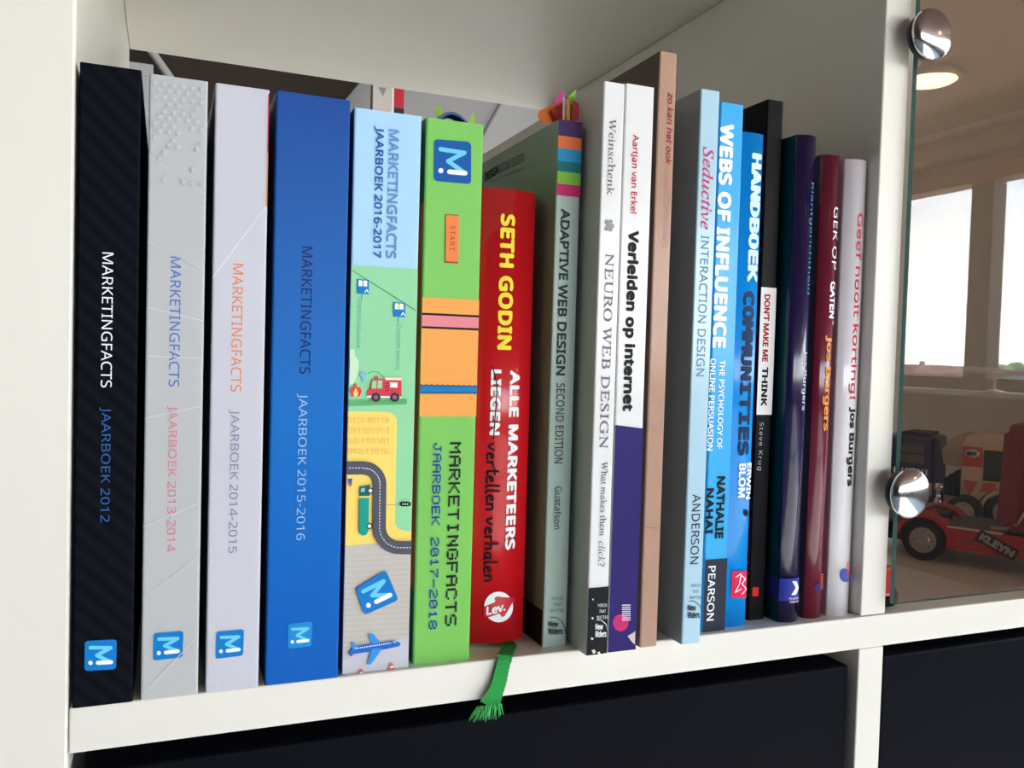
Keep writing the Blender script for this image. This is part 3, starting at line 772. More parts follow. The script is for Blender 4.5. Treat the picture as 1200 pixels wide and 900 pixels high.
d.poly([c3(*p) for p in ((255, 668), (325, 668), (245, 776), (222, 772))], a2)
for k in range(17): d.circ(c3(150+k*14, 668-k*2.2), .8, W_, n=6)
d.poly([c3(*p) for p in ((392, 616), (412, 616), (418, 628), (392, 633))], ink('water_blue', (130, 190, 220)))
d.done()
for (x, y) in ((185, 830), (383, 790)):
    d = Dec(b, 'traffic_cone'); d.poly([c3(x-20, y+16), c3(x-5, y-26), c3(x+5, y-26), c3(x+20, y+16)], ink('cone_orange', (226, 96, 74)))
    d.poly([c3(x-14, y+4), c3(x-10, y-6), c3(x+10, y-6), c3(x+14, y+4)], W_); d.done()
# --- 6 green pixel yearbook
m6 = cover_mat('apple_green', (124, 196, 92), .36)
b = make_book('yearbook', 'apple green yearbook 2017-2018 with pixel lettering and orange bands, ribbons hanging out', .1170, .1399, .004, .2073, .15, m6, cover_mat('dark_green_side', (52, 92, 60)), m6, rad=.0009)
b6 = b
mlogo(b, [(508.5, 163), (552, 166.5), (552, 216), (508, 212)], base=ink('logo_deep', (16, 88, 164)))
og = ink('orange_band', (242, 166, 84))
d = Dec(b, 'orange_band'); d.band(350, 488, og); d.done()
d = Dec(b, 'pink_stripe'); d.band(369.5, 385, ink('pink_stripe', (232, 136, 146))); d.done()
d = Dec(b, 'black_line'); d.band(368, 370.5, K_).band(383.5, 386, K_); d.done()
d = Dec(b, 'blue_wavy_band'); cb = ink('band_blue', (20, 124, 190)); kb = ink('band_navy', (24, 60, 100))
up, dn = [], []
for k in range(41):
    x = 480+k*2.1; up.append((x, 450.5+(k % 3)*.8+.2*(x-490)/10)); dn.append((x, 461.2-(k % 2)*1.1))
d.poly(up+dn[::-1], cb); d.stroke(up, 1.1, kb, cap=False); d.stroke(dn, 1.1, kb, cap=False); d.done()
d = Dec(b, 'start_sign'); d.poly([(522, 251), (537, 252), (536.5, 309), (521, 308)], ink('sign_shadow', (150, 76, 40))).poly([(522.5, 252), (537.5, 253), (537, 307), (522, 306)], ink('sign_orange', (238, 132, 70))); d.done()
T_(b, 'start_text', 'START', (530, 265), (529.5, 294), 6, ink('sign_ink', (130, 70, 40)), spacing=1.2)
T_(b, 'title_text', '', (533, 518), (528.5, 733), 13, ink('pixel_black', (24, 34, 30)), me=pixel_mesh('MARKETINGFACTS'))
T_(b, 'year_text', '', (512, 519), (507.5, 737), 9.5, ink('pixel_blue', (28, 64, 160)), me=pixel_mesh('JAARBOEK 2017-2018'))
# coloured strip on the left cover edge (orange above, green below)
def side_band(b, name, y0, y1, M, d0=.0015, d1=.1):
    bm = bmesh.new(); za, zb = zrow(b, y0), zrow(b, y1); x = b.x0-.0001
    vs = [bm.verts.new(p) for p in ((x, b.y+d0, za), (x, b.y+d0, zb), (x, b.y+d1, zb), (x, b.y+d1, za))]; bm.faces.new(vs); norm_fix(bm)
    return finish(name, bm, M, b.root)
side_band(b, 'orange_side_print', 240, 690, ink('orange_deep', (206, 104, 40)), d1=.06)
# ribbons: blue curl and green tips on top
m_rb = mat('ribbon_blue', (14, 66, 130), .45); m_rg = mat('ribbon_green', (40, 160, 74), .6, bump=.5, bscale=1500); m_tip = mat('ribbon_lime', (150, 200, 70), .6)
bm = bmesh.new(); zt = b.h
arch = [(b.x0+.0025+.0175*k/12, zt-.002+.0062*math.sin(math.pi*k/12)) for k in range(13)]
for k, ((xa, za), (xb, zb)) in enumerate(zip(arch, arch[1:])):
    for j in range(6):
        y0_ = b.y+.003+.004*math.cos(j*.9)*0+j*.0012; y1_ = y0_+.0011
        bm.faces.new([bm.verts.new(p) for p in ((xa, y0_, za+.0002*(j % 2)), (xb, y0_, zb+.0002*(j % 2)), (xb, y1_, zb+.0003), (xa, y1_, za+.0003))])
        bm.faces.new([bm.verts.new(p) for p in ((xa, y0_, za), (xb, y0_, zb), (xb, y0_, zb-.001), (xa, y0_, za-.001))])
finish('blue_ribbon_curl', bm, m_rb, b.root)
bm = bmesh.new()
for (px, py, s) in ((512, 124, 1), (516, 125, -1), (509, 126, .5)):
    p = ony(px, py, b.y+.012); base = Vector((b.x0+.010, b.y+.010, zt)); 
    bm.faces.new([bm.verts.new(q) for q in (base+Vector((-.002, 0, 0)), base+Vector((.0022, 0, 0)), p+Vector((.0008*s, 0, .0003)), p)])
finish('green_ribbon_tip', bm, m_tip, b.root); bm = bmesh.new()
for (px, py) in ((553, 133),):
    p = ony(px, py, b.y+.03); bm.faces.new([bm.verts.new(q) for q in (p+Vector((-.002, 0, -.006)), p+Vector((.0015, 0, -.006)), p+Vector((.0014, 0, .0006)), p)])
finish('green_ribbon_tip', bm, m_tip, b.root)

# --- green woven bookmark ribbon out at the bottom, frayed end over the shelf edge
def onfront(px, py, Y): return ony(px, py, Y)
e0 = onz(598, 757, .0007); e1 = onz(592.5, 770, .0008)
pth = [Vector((e0.x+.002, .050, .0006)), Vector((e0.x+.001, .030, .0006)), e0, Vector((e1.x+.0003, .0006, .0009)), ony(591, 774, -.0010), ony(588, 786, -.0014), ony(585, 799, -.0016), ony(580.5, 812, -.0020), ony(576, 822, -.0026), ony(574, 828, -.0034)]
hw = [.0030, .0030, .0030, .0031, .0033, .0034, .0036, .0039, .0044, .0051]
bm = bmesh.new(); NR = 7
fine = []
for i in range(len(pth)-1):
    for k in range(5): t_ = k/5; fine.append((pth[i].lerp(pth[i+1], t_), hw[i]*(1-t_)+hw[i+1]*t_))
fine.append((pth[-1], hw[-1]))
def tape(bm, c, wd, prev, nxt):
    t_ = (nxt-prev).normalized(); side = Vector((1, 0.25, 0)) ; side = (side-t_*side.dot(t_)).normalized(); nrm = side.cross(t_).normalized()
    if nrm.y > 0 and abs(nrm.z) < .6: nrm = -nrm
    if nrm.z < -0.5: nrm = -nrm
    return side, nrm
grid = []
for i, (c, wd) in enumerate(fine):
    sd_, nr_ = tape(bm, c, wd, fine[max(i-1, 0)][0], fine[min(i+1, len(fine)-1)][0])
    grid.append([bm.verts.new(c+sd_*wd*(2*j/(2*NR)-1)+nr_*(.00035 if (i+j) % 2 else .0)) for j in range(2*NR+1)])
for A, B in zip(grid, grid[1:]):
    for j in range(2*NR): bm.faces.new((A[j], A[j+1], B[j+1], B[j]))
rb = finish('bookmark_ribbon', bm, m_rg, b6.root); rb['label'] = 'woven green bookmark ribbon with frayed end'
bm = bmesh.new()
for k in range(46):
    u = random.uniform(-1, 1); st = pth[-1]+Vector((u*.0052, random.uniform(-.0004, .0004), .0006))
    L = random.uniform(.0035, .0058); en = st+Vector((u*.0022-.0010+random.uniform(-.0008, .0008), -.0004+random.uniform(-.0012, .0006), -L))
    add_tube(bm, [st, st.lerp(en, .5)+Vector((random.uniform(-.0003, .0003), 0, 0)), en], [.00022, .0002, .00012], 4)
fz = finish('frayed_thread', bm, mat('ribbon_green_light', (84, 196, 104), .6), b6.root); fz['kind'] = 'stuff'

# --- 7 red rounded
m7 = cover_mat('glossy_red', (196, 22, 30), .28, coat=.6, bump=.02)
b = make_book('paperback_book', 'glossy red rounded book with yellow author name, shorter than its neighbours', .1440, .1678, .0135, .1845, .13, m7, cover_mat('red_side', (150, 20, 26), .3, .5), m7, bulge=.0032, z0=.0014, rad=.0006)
T_(b, 'author_text', 'SETH GODIN', (596.5, 251), (590, 410), 17, ink('yellow_bright', (248, 224, 60)), bold=.042, spacing=1.06)
T_(b, 'title_text', 'ALLE MARKETEERS', (603, 434), (598, 644), 12.5, W_, bold=.04, spacing=1.06)
T_(b, 'title_text', 'LIEGEN', (582, 433), (579, 510), 11.5, W_, bold=.04, spacing=1.06)
T_(b, 'handwritten_text', '', (577, 518), (576, 682), 17, K_, me=hand_mesh('vertellen verhalen'))
d = Dec(b, 'strike_line'); d.stroke([(577, 430), (582, 450), (581, 475), (578, 514)], 1.4, K_); d.done()
d = Dec(b, 'publisher_badge'); d.circ((584, 711), 17, W_, ry=18); d.done()
d = Dec(b, 'badge_mark'); L_ = [(300, 250), (290, 205), (320, 185), (410, 196), (530, 203), (530, 262), (502, 258), (410, 415), (380, 430), (345, 385), (215, 432), (160, 425), (160, 310)]
d.poly([(550+x/10, 680+y/10) for x, y in L_], m7); d.done()
T_(b, 'publisher_text', 'Lev.', (569.5, 716), (592, 710), 10, W_, upright=True, bold=.03)
# --- 8 sage
m8 = cover_mat('sage', (162, 182, 172), .4, .2)
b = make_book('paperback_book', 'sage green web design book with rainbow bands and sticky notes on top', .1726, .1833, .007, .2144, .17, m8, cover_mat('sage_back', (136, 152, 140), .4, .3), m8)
b8 = b
for (y0, y1, c, nm) in ((141.5, 160.5, (70, 46, 92), 'purple'), (160.5, 175, (222, 112, 58), 'orange'), (175, 190, (40, 140, 190), 'blue'), (190, 202, (20, 108, 112), 'teal'), (202, 216.5, (122, 178, 62), 'green'), (216.5, 230, (190, 36, 104), 'magenta')):
    d = Dec(b, 'colour_band'); d.band(y0, y1, ink('band8_'+nm, c)); d.done()
T_(b, 'title_text', 'ADAPTIVE WEB DESIGN', (662, 245), (657, 440), 10.5, ink('dark_slate', (36, 52, 58)), bold=.02)
T_(b, 'edition_text', 'SECOND EDITION', (657, 449), (654, 543), 9.5, ink('dark_slate', (36, 52, 58)))
T_(b, 'author_text', 'Gustafson', (654.5, 570), (652.5, 620), 8, ink('dark_slate', (36, 52, 58)))
def riders(b, cx, cy, M, tcx, tcy, s=1.0):
    for k, t0 in enumerate(('VOICES', 'THAT', 'MATTER')):
        wd = (10, 7, 12)[k]*s; T_(b, 'motto_text', t0, (tcx-wd/2*1.35, tcy+k*7), (tcx+wd/2*1.35, tcy+k*7), 3.6, M, upright=True, spacing=1.1)
    T_(b, 'publisher_text', 'New', (cx-7.5*s, cy-4), (cx+3.5*s, cy-4), 7, M, upright=True, bold=.03)
    T_(b, 'publisher_text', 'Riders', (cx-7.5*s, cy+4.5), (cx+8.5*s, cy+4), 7.5, M, upright=True, bold=.03)
    d = Dec(b, 'publisher_arc'); d.stroke([(cx-6*s, cy-12), (cx+1*s, cy-12), (cx+8*s, cy-7), (cx+12*s, cy+1), (cx+12*s, cy+7)], .8, M, cap=False); d.done()
riders(b, 650, 735, ink('dark_slate', (36, 52, 58)), 652.5, 701)
def side_text(b, name, s, pl, pr, hpx, M, bold=0.0, x=None):
    """level lettering on the left cover, pl/pr = pixel ends"""
    X = b.x0-.00015; A, B = onx(*pl, X), onx(*pr, X); me = text_mesh(s, 'sans', bold)
    xs = [v.co.x for v in me.vertices]; ys = [v.co.y for v in me.vertices]; ax, bx_, ay, by = min(xs), max(xs), min(ys), max(ys)
    bm = bmesh.new(); bm.from_mesh(me); bpy.data.meshes.remove(me); H = abs(onx(pr[0], pr[1]-hpx/2, X).z-onx(pr[0], pr[1]+hpx/2, X).z)
    for v in bm.verts:
        u = (v.co.x-ax)/(bx_-ax); v.co = Vector((X, A.y+(B.y-A.y)*u, A.z+(B.z-A.z)*u-H/2+(v.co.y-ay)/(by-ay)*H))
    return finish(name, bm, M, b.root)
side_text(b, 'back_cover_title', 'DESIGN', (568, 208), (584, 198), 11, ink('dark_slate2', (30, 40, 40)), bold=.03)
side_text(b, 'back_cover_title', 'SECOND EDITION', (585, 198), (614, 184), 11, ink('dark_slate2', (30, 40, 40)))
side_text(b, 'back_cover_line', 'Progressive Enhancement', (574, 214), (614, 197), 5, ink('dark_slate3', (60, 72, 68)))
# dark brown at the back cover's foot: painted reflection of the red book
side_band(b, 'painted_red_reflection', 715, 757, ink('reflection_brown', (40, 28, 28)), d0=.0012, d1=.03)
# sticky notes out of the top
def sticky(name, pts, y, M, th=.00012, x=None):
    bm = bmesh.new(); q = [ony(px, py, y) for px, py in pts]
    A = [bm.verts.new(p) for p in q]; B = [bm.verts.new(p+Vector((0, th, 0))) for p in q]; n = len(q)
    bm.faces.new(A); bm.faces.new(B[::-1])
    for k in range(n): bm.faces.new((A[k], B[k], B[(k+1) % n], A[(k+1) % n]))
    norm_fix(bm); o = finish(name, bm, M, b8.root); return o
sN = {k: mat('note_'+k, c, .6) for k, c in dict(orange=(240, 120, 30), pink=(230, 60, 150), lime=(150, 200, 70), red=(190, 40, 50), cream=(225, 205, 180)).items()}
for k, (nm, pts, yo) in enumerate([('lime', ((667, 141), (666, 113), (676, 104), (674, 112), (677, 141)), .0085), ('pink', ((644, 128), (655, 109), (662, 106), (657, 124), (651, 134)), .022),
        ('red', ((646, 128), (662, 119), (664, 142), (652, 142)), .012), ('red', ((671, 142), (671.5, 117), (678, 121), (679, 142)), .0050),
        ('cream', ((659.5, 142), (660, 115), (662, 113), (663, 142)), .0065), ('orange', ((630, 134), (633, 129), (645, 124), (659, 119), (650, 127), (648, 129), (653, 142), (640, 145), (632, 141)), .015), ('orange', ((664.5, 142), (665, 117), (667.5, 115), (668, 142)), .0045)]):
    sticky('sticky_note', pts, b8.y+yo, sN[nm])['label'] = '%s sticky note' % {'lime': 'lime green', 'cream': 'cream'}.get(nm, nm)

# --- 9 white Neuro
m9 = cover_mat('white_gloss', (228, 228, 228), .34, .3)
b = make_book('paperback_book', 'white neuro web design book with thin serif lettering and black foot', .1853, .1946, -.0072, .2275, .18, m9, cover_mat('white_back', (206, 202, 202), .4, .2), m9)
T_(b, 'author_text', mathstr('Weinschenk', 'italic'), (718, 139), (715.5, 229), 9, ink('grey_serif', (112, 104, 114)), kind='math', shear=-.25, bold=.004)
T_(b, 'title_text', mathstr('NEURO WEB DESIGN', 'italic'), (713.5, 297), (708, 526), 10, ink('grey_serif2', (118, 114, 128)), kind='math', shear=-.25, bold=.004)
T_(b, 'subtitle_text', mathstr('What makes them', 'italic'), (709, 541), (705.5, 628), 7.5, ink('grey_serif3', (90, 92, 110)), kind='math', shear=-.25, bold=.004)
T_(b, 'subtitle_text', mathstr('click?', 'italic'), (705, 634), (704.5, 664), 8, ink('grey_serif3', (90, 92, 110)), kind='math')
d = Dec(b, 'brain_mark')
for (x, y) in ((711, 260), (715, 260), (713, 265), (717, 265), (715, 269), (711, 268)): d.circ((x, y), 2.6, ink('grey_mark', (150, 150, 158)), n=12)
d.done()
d = Dec(b, 'black_foot_band'); d.band(688, 770, ink('foot_black', (20, 22, 28))); d.done()
riders(b, 703, 738, W_, 705.5, 709, .8)
d = Dec(b, 'worn_chip')
for (x, y, s) in ((695, 763, 2.6), (701, 765, 2), (693.5, 724, 1.5), (693, 748, 1.7), (694, 702, 1), (708, 766, 1.4)): d.poly([(x-s, y-s*.6), (x+s*.4, y-s), (x+s, y+s*.3), (x-s*.2, y+s)], ink('torn_white', (226, 222, 214)))
d.done()
# --- 10 Verleiden
b = make_book('paperback_book', 'white and navy book about seduction on the internet with bold black title', .1953, .2083, -.0068, .2282, .18, m9, m9, m9)
T_(b, 'author_text', 'Aartjan van Erkel', (745, 158), (740.5, 250), 9.5, ink('cherry', (206, 30, 62)), bold=.012)
T_(b, 'title_text', 'Verleiden op internet', (741.5, 270), (734, 482), 16, K_, bold=.042, spacing=1.04)
d = Dec(b, 'navy_band'); z = None; d.poly([(700, 498), (760, 502), (760, 770), (700, 790)], ink('navy_violet', (44, 32, 104))); d.done()
d = Dec(b, 'publisher_dot'); d.circ((727, 729.5), 9, ink('magenta_dot', (196, 44, 110)), ry=10); d.done()
d = Dec(b, 'publisher_bars')
for k in range(8): d.stroke([(728.5, 709+k*2.5), (738.5, 708.7+k*2.5)], 1.3, ink('bar_lilac', (214, 206, 226)), cap=False)
d.done()
d = Dec(b, 'torn_corner'); d.poly([(735, 745), (742, 741), (744, 739), (743.5, 755), (740, 752)], ink('torn_paper', (206, 190, 182))); d.done()
# --- 11 brown board
m11 = cover_mat('kraft_board', (178, 142, 122), .5, .25, noise=.1, nscale=90, bump=.5)
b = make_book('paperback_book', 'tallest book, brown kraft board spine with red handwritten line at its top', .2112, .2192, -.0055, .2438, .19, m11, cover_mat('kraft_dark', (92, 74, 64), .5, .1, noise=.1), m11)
T_(b, 'title_text', 'zo kan het ook', (786, 109), (783.5, 193), 7, ink('dull_red', (160, 50, 62)), kind='sans', bold=.012, shear=.2)
T_(b, 'title_text', 'websites maken', (783, 199), (780.5, 290), 7, ink('dull_pink', (190, 142, 130)), kind='sans', shear=.2)
d = Dec(b, 'seam_line'); d.stroke([(750, 618), (776, 619)], .8, ink('seam', (140, 104, 88)), cap=False); d.done()
# --- 12 Seductive
m12 = cover_mat('ice_blue', (172, 208, 226), .34, .5)
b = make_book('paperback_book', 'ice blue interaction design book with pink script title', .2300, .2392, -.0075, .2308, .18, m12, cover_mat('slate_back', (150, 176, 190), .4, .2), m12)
T_(b, 'title_text', mathstr('Seductive', 'italic'), (832, 173), (825.5, 269), 13, ink('pink_script', (214, 60, 118)), kind='math', bold=.005)
T_(b, 'title_text', 'INTERACTION DESIGN', (826, 276), (820.5, 441), 9.5, ink('grey_blue_text', (104, 130, 150)), kind='sans', bold=-.02)
T_(b, 'author_text', 'ANDERSON', (816, 579), (813.5, 661), 9.5, ink('dark_blue_grey', (28, 44, 58)))
riders(b, 812, 716, ink('dark_slate', (36, 52, 58)), 815, 686, .85)
# --- 13 Webs
m13 = cover_mat('sky_blue', (58, 168, 228), .36, .2)
b = make_book('paperback_book', 'sky blue book with bold white webs of influence title and dark foot', .2478, .2596, .0035, .2308, .17, m13, m13, m13)
T_(b, 'title_text', 'WEBS OF INFLUENCE', (852, 145), (842.5, 408), 16, W_, bold=.042, spacing=1.04)
T_(b, 'subtitle_text', 'THE PSYCHOLOGY OF', (846, 422), (843, 526), 6.5, W_, bold=.015)
T_(b, 'subtitle_text', 'ONLINE PERSUASION', (835, 420), (832, 528), 6.5, W_, bold=.015)
T_(b, 'author_text', 'NATHALIE', (844.5, 558), (843, 631), 9.5, K_, bold=.03)
T_(b, 'author_text', 'NAHAI', (831.5, 572), (830.5, 626), 9, K_, bold=.03)
d = Dec(b, 'dark_foot_band'); d.band(655, 745, ink('foot_slate', (44, 48, 60))); d.done()
T_(b, 'publisher_text', 'PEARSON', (833.5, 663), (832, 727), 8.5, W_, bold=.01)
# --- 14 Handboek
m14 = cover_mat('cyan_blue', (0, 138, 220), .32, .4)
b = make_book('paperback_book', 'bright cyan blue communities handbook, lower than the black book behind it', .2612, .2731, .006, .2205, .16, m14, m14, m14, bulge=.0008)
T_(b, 'title_text', 'HANDBOEK', (888, 180), (880.5, 331), 13, ink('pale_sky_text', (206, 232, 246)), bold=.045, kind='mono')
T_(b, 'title_text', 'COMMUNITIES', (879, 341), (870, 534), 13.5, ink('navy_text', (14, 44, 84)), bold=.045, kind='mono')
T_(b, 'author_text', 'ERWIN', (878, 542), (876, 585), 6, W_, bold=.03)
T_(b, 'author_text', 'BLOM', (870, 543), (868.5, 583), 8.5, W_, bold=.03)
d = Dec(b, 'small_dot'); d.circ((873.8, 601), 2.6, K_, ry=4); d.done()
d = Dec(b, 'red_label'); d.poly([(857, 669), (876.5, 668), (876, 700), (856, 700)], ink('label_crimson', (222, 36, 82))); d.done()
d = Dec(b, 'label_scribble'); d.stroke([(862, 676), (868, 672), (866, 684), (861, 694), (868, 690)], 1, W_); d.stroke([(868, 674), (873, 678), (869, 684), (874, 690), (869, 696)], 1, W_); d.done()
# --- 15 Don't make me think
m15 = cover_mat('black_gloss', (8, 8, 11), .4, .0, spec=.08)
b = make_book('paperback_book', 'black book with white do not make me think label, behind the cyan handbook', .2786, .2874, .0115, .2383, .17, m15, m15, m15, bulge=0)
d = Dec(b, 'white_label'); d.band(337, 486, ink('label_white', (236, 234, 230))); d.done()
T_(b, 'title_text', "DON'T MAKE ME", (899, 345), (896, 424), 7, ink('title_red', (160, 26, 48)), bold=.035)
T_(b, 'title_text', 'THINK', (896, 430), (895, 476), 7, K_, bold=.035)
T_(b, 'author_text', 'Steve Krug', (892, 495), (889, 551), 6, ink('grey_text', (176, 176, 180)), spacing=1.15)
d = Dec(b, 'red_square'); d.poly([(881.5, 688), (888.5, 688), (888.3, 698.5), (881.2, 698.5)], ink('square_red', (214, 36, 44))); d.done()
# --- 16 teal/navy
m16 = cover_mat('indigo_gloss', (24, 16, 60), .25, .8)
b = make_book('hardback_book', 'indigo glossy book with teal side cover and white arrow emblem at its foot', .2903, .3018, .0035, .2225, .16, m16, cover_mat('teal_dark', (6, 72, 72), .35, .4), m16, bulge=.0022, hard=True)
T_(b, 'title_text', 'Klantgerichtheid', (952, 214), (947, 345), 6, ink('teal_title', (60, 140, 170)))
T_(b, 'author_text', 'Jos Burgers', (944, 411), (940.5, 481), 7, ink('pale_text', (214, 218, 236)), bold=.01)
d = Dec(b, 'blue_square'); d.band(678, 704, ink('square_blue', (48, 56, 152)), .0, 1.0); d.done()
d = Dec(b, 'arrow_mark'); d.poly([(928, 681), (933, 681), (938.5, 688.5), (932, 697), (927, 697), (932, 688.5)], W_); d.done()
T_(b, 'publisher_text', 'ACADEMIC', (924, 701), (938, 700), 2.4, W_, upright=True); T_(b, 'publisher_text', 'SERVICE', (925, 705), (937, 704), 2.4, W_, upright=True)
side_band(b, 'side_stripe', 678, 704, ink('side_blue', (50, 62, 120)), d0=.002, d1=.14)
# --- 17 maroon
m17 = cover_mat('maroon_gloss', (104, 24, 46), .25, .8)
b = make_book('hardback_book', 'maroon glossy book with white title and orange author name', .3066, .3178, .005, .2157, .16, m17, cover_mat('blue_grey_back', (98, 116, 130), .4), m17, bulge=.0025)
T_(b, 'title_text', 'GEK OP', (981, 243), (977, 316), 9, W_, bold=-.01)
T_(b, 'title_text', 'GATEN', (977, 330), (974, 373), 9, W_, bold=.03)
T_(b, 'title_text', '-', (976, 376), (975.8, 381), 1.5, W_, bold=.02)
T_(b, 'author_text', 'Jos Burgers', (971.5, 393), (966.5, 505), 9.5, ink('gold_text', (232, 152, 70)), bold=.03)
d = Dec(b, 'emblem'); d.circ((958.5, 689), 4.5, ink('dim_indigo', (62, 40, 110)), ry=5)
for k in range(7): d.stroke([(961, 673+k*2.6), (967, 673+k*2.6)], 1.2, ink('bar_orange', (210, 90, 70)), cap=False)
d.done()
# --- 18 white Burgers
m18 = cover_mat('white_satin', (222, 218, 224), .25, .7)
b = make_book('hardback_book', 'white rounded book with red title and black author name, last in the row', .3203, .3338, .0045, .2152, .16, m18, m18, m18, bulge=.0028)
T_(b, 'title_text', 'Geef nooit korting!', (1008.5, 250), (998, 468), 10, ink('red_title', (206, 52, 66)), bold=.01)
T_(b, 'author_text', 'Jos Burgers', (999.5, 477), (994.5, 570), 9.5, ink('black', (16, 16, 20)), bold=.03)
d = Dec(b, 'emblem'); d.circ((990, 674), 6, ink('emblem_blue', (66, 92, 176)), ry=8)
for k in range(7): d.stroke([(991.5, 660+k*2.6), (998, 660+k*2.6)], 1.2, ink('bar_red', (214, 90, 100)), cap=False)
d.done()

# ------------------------------------------------------------------ toy trucks behind the glass
m_red = mat('toy_red', (196, 34, 34), .35, coat=.4); m_redd = mat('toy_red_dark', (140, 30, 30), .4, coat=.3)
m_rub = mat('toy_tyre', (24, 24, 26), .7); m_rim = mat('toy_rim', (190, 190, 186), .3, metal=.6); m_blk = mat('toy_black', (26, 26, 28), .5)
m_deck = mat('toy_deck_grey', (96, 92, 86), .7, noise=.1, nscale=300); m_crm = mat('toy_cream', (222, 202, 176), .4, coat=.3)
m_blu = mat('toy_blue', (22, 34, 84), .35, coat=.4); m_win = mat('toy_window', (34, 40, 42), .2, coat=.5); m_cor = mat('toy_coral', (206, 84, 66), .4)
m_wht = mat('toy_white', (232, 230, 226), .4); m_lbl = mat('toy_label', (34, 38, 58), .5)
def wheel(root, x, y0, z, r, wd, s=1):
    """wheel with its outer face at local y0, body toward +y"""
    bm = bmesh.new(); rr = r
    add_lathe(bm, [(r*.6, 0), (r*.9, 0), (r, wd*.12), (r, wd*.88), (r*.9, wd), (r*.3, wd)], 32, 'Y', loc=(x, y0, z)); norm_fix(bm)
    w = finish('wheel', bm, m_rub, root, world=False)
    bm = bmesh.new(); add_lathe(bm, [(r*.62, -wd*.02), (r*.58, -wd*.05), (r*.5, wd*.15), (r*.34, wd*.12), (r*.30, -wd*.08), (r*.16, -wd*.1), (r*.14, wd*.0), (.0002, 0)], 28, 'Y', loc=(x, y0, z)); norm_fix(bm)
    rim = finish('rim', bm, m_rim, w, world=False)
    bm = bmesh.new()
    for k in range(8):
        a = k*math.pi/4; add_lathe(bm, [(r*.035, wd*.05), (r*.035, -wd*.04), (.0001, -wd*.05)], 6, 'Y', loc=(x+r*.42*math.cos(a), y0, z+r*.42*math.sin(a)))
    norm_fix(bm); n_ = finish('wheel_nuts', bm, m_blk, w, world=False)
def lb(root, name, dims, M, bev=.0006): return box(name, dims, M, root, bevel=bev, world=False)
def outline(root, name, pts, y0, y1, M):
    bm = bmesh.new(); add_prism(bm, pts, y0, y1); norm_fix(bm); return finish(name, bm, M, root, world=False)
def ltext(root, name, s, x0, x1, zc, h, y, M, bold=.03, rot=0.0, parent=None):
    me = text_mesh(s, 'sans', bold); xs = [v.co.x for v in me.vertices]; ys = [v.co.y for v in me.vertices]
    ax, bx_, ay, by = min(xs), max(xs), min(ys), max(ys); bm = bmesh.new(); bm.from_mesh(me); bpy.data.meshes.remove(me)
    xc = (x0+x1)/2
    for v in bm.verts:
        u = (v.co.x-ax)/(bx_-ax)-.5; w_ = (v.co.y-ay)/(by-ay)-.5; X = u*(x1-x0); Z = w_*h
        v.co = Vector((xc+X*math.cos(rot)-Z*math.sin(rot), y, zc+X*math.sin(rot)+Z*math.cos(rot)))
    return finish(name, bm, M, parent or root, world=False)
def ring_arch(root, name, x, z, r0, r1, y0, y1, M, a0=0, a1=180):
    pts = [(x+r1*math.cos(math.radians(a)), z+r1*math.sin(math.radians(a))) for a in range(a0, a1+1, 10)] + [(x+r0*math.cos(math.radians(a)), z+r0*math.sin(math.radians(a))) for a in range(a1, a0-1, -10)]
    return outline(root, name, pts, y0, y1, M)
# red low truck
g = onz(1080, 657); tr = empty('toy_truck', (g.x, g.y, 0), math.atan2(-.88, .47))
tag(tr, 'red flatbed toy truck with slanted black KLEYN label, nearest the glass', 'toy truck')
r = .0127
wheel(tr, 0, .0005, r, r, .012); wheel(tr, 0, .042, r, r, .012); wheel(tr, .105, .001, r, r, .010) ; wheel(tr, .105, .042, r, r, .010)
ring_arch(tr, 'wheel_arch', 0, r, .0142, .0168, -.0008, .014, m_red, -10, 170)
ring_arch(tr, 'wheel_arch', 0, r, .0142, .0168, .040, .055, m_red, 0, 180)
outline(tr, 'side_skirt', [(.0135, .0105), (.0135, .0228), (.11, .0232), (.11, .0085), (.05, .0098)], -.0006, .002, m_red)
outline(tr, 'side_skirt', [(.0135, .0105), (.0135, .0228), (.09, .0232), (.09, .0085)], .052, .055, m_red)
lb(tr, 'trailer_deck', (-.028, .043, .002, .052, .0215, .0236), m_deck, .0003)
lb(tr, 'deck_edge', (.0135, .043, -.0009, .0020, .0228, .0236), m_wht, .0001)
lb(tr, 'chassis', (-.028, .11, .016, .038, .008, .0213), m_blk)
lb(tr, 'tail_plate', (-.031, -.028, .002, .052, .010, .0236), m_red)
for k in range(5): lb(tr, 'coupling_plate', (-.014+k*.005, -.010+k*.005, .010, .030, .0236, .0262+.0006*k), m_blk, .0002)
lb(tr, 'cab', (.0425, .105, .0015, .054, .024, .088), m_redd, .004)
outline(tr, 'side_fairing', [(.0395, .030), (.0415, .082), (.052, .086), (.050, .030)], .0, .003, m_redd)
lb(tr, 'door_panel', (.058, .088, .0002, .0030, .026, .084), m_red, .001)
lb(tr, 'cab_window', (.064, .086, -.0001, .0028, .054, .076), m_win, .001)
bm = bmesh.new(); add_tube(bm, [Vector((.036, .004, .0255)), Vector((.044, .003, .0262)), Vector((.050, .002, .030)), Vector((.0535, .0005, .037))], .0009, 8); finish('exhaust_pipe', bm, m_rim, tr, world=False)
lc_ = (.0405, .0165); rt = math.radians(-25)
bm = bmesh.new(); q = [(-.0112, -.0036), (.0112, -.0036), (.0112, .0036), (-.0112, .0036)]
f = bm.faces.new([bm.verts.new((lc_[0]+a*math.cos(rt)-c*math.sin(rt), -.0010, lc_[1]+a*math.sin(rt)+c*math.cos(rt))) for a, c in q]); add = finish('name_plate', bm, m_lbl, tr, world=False)
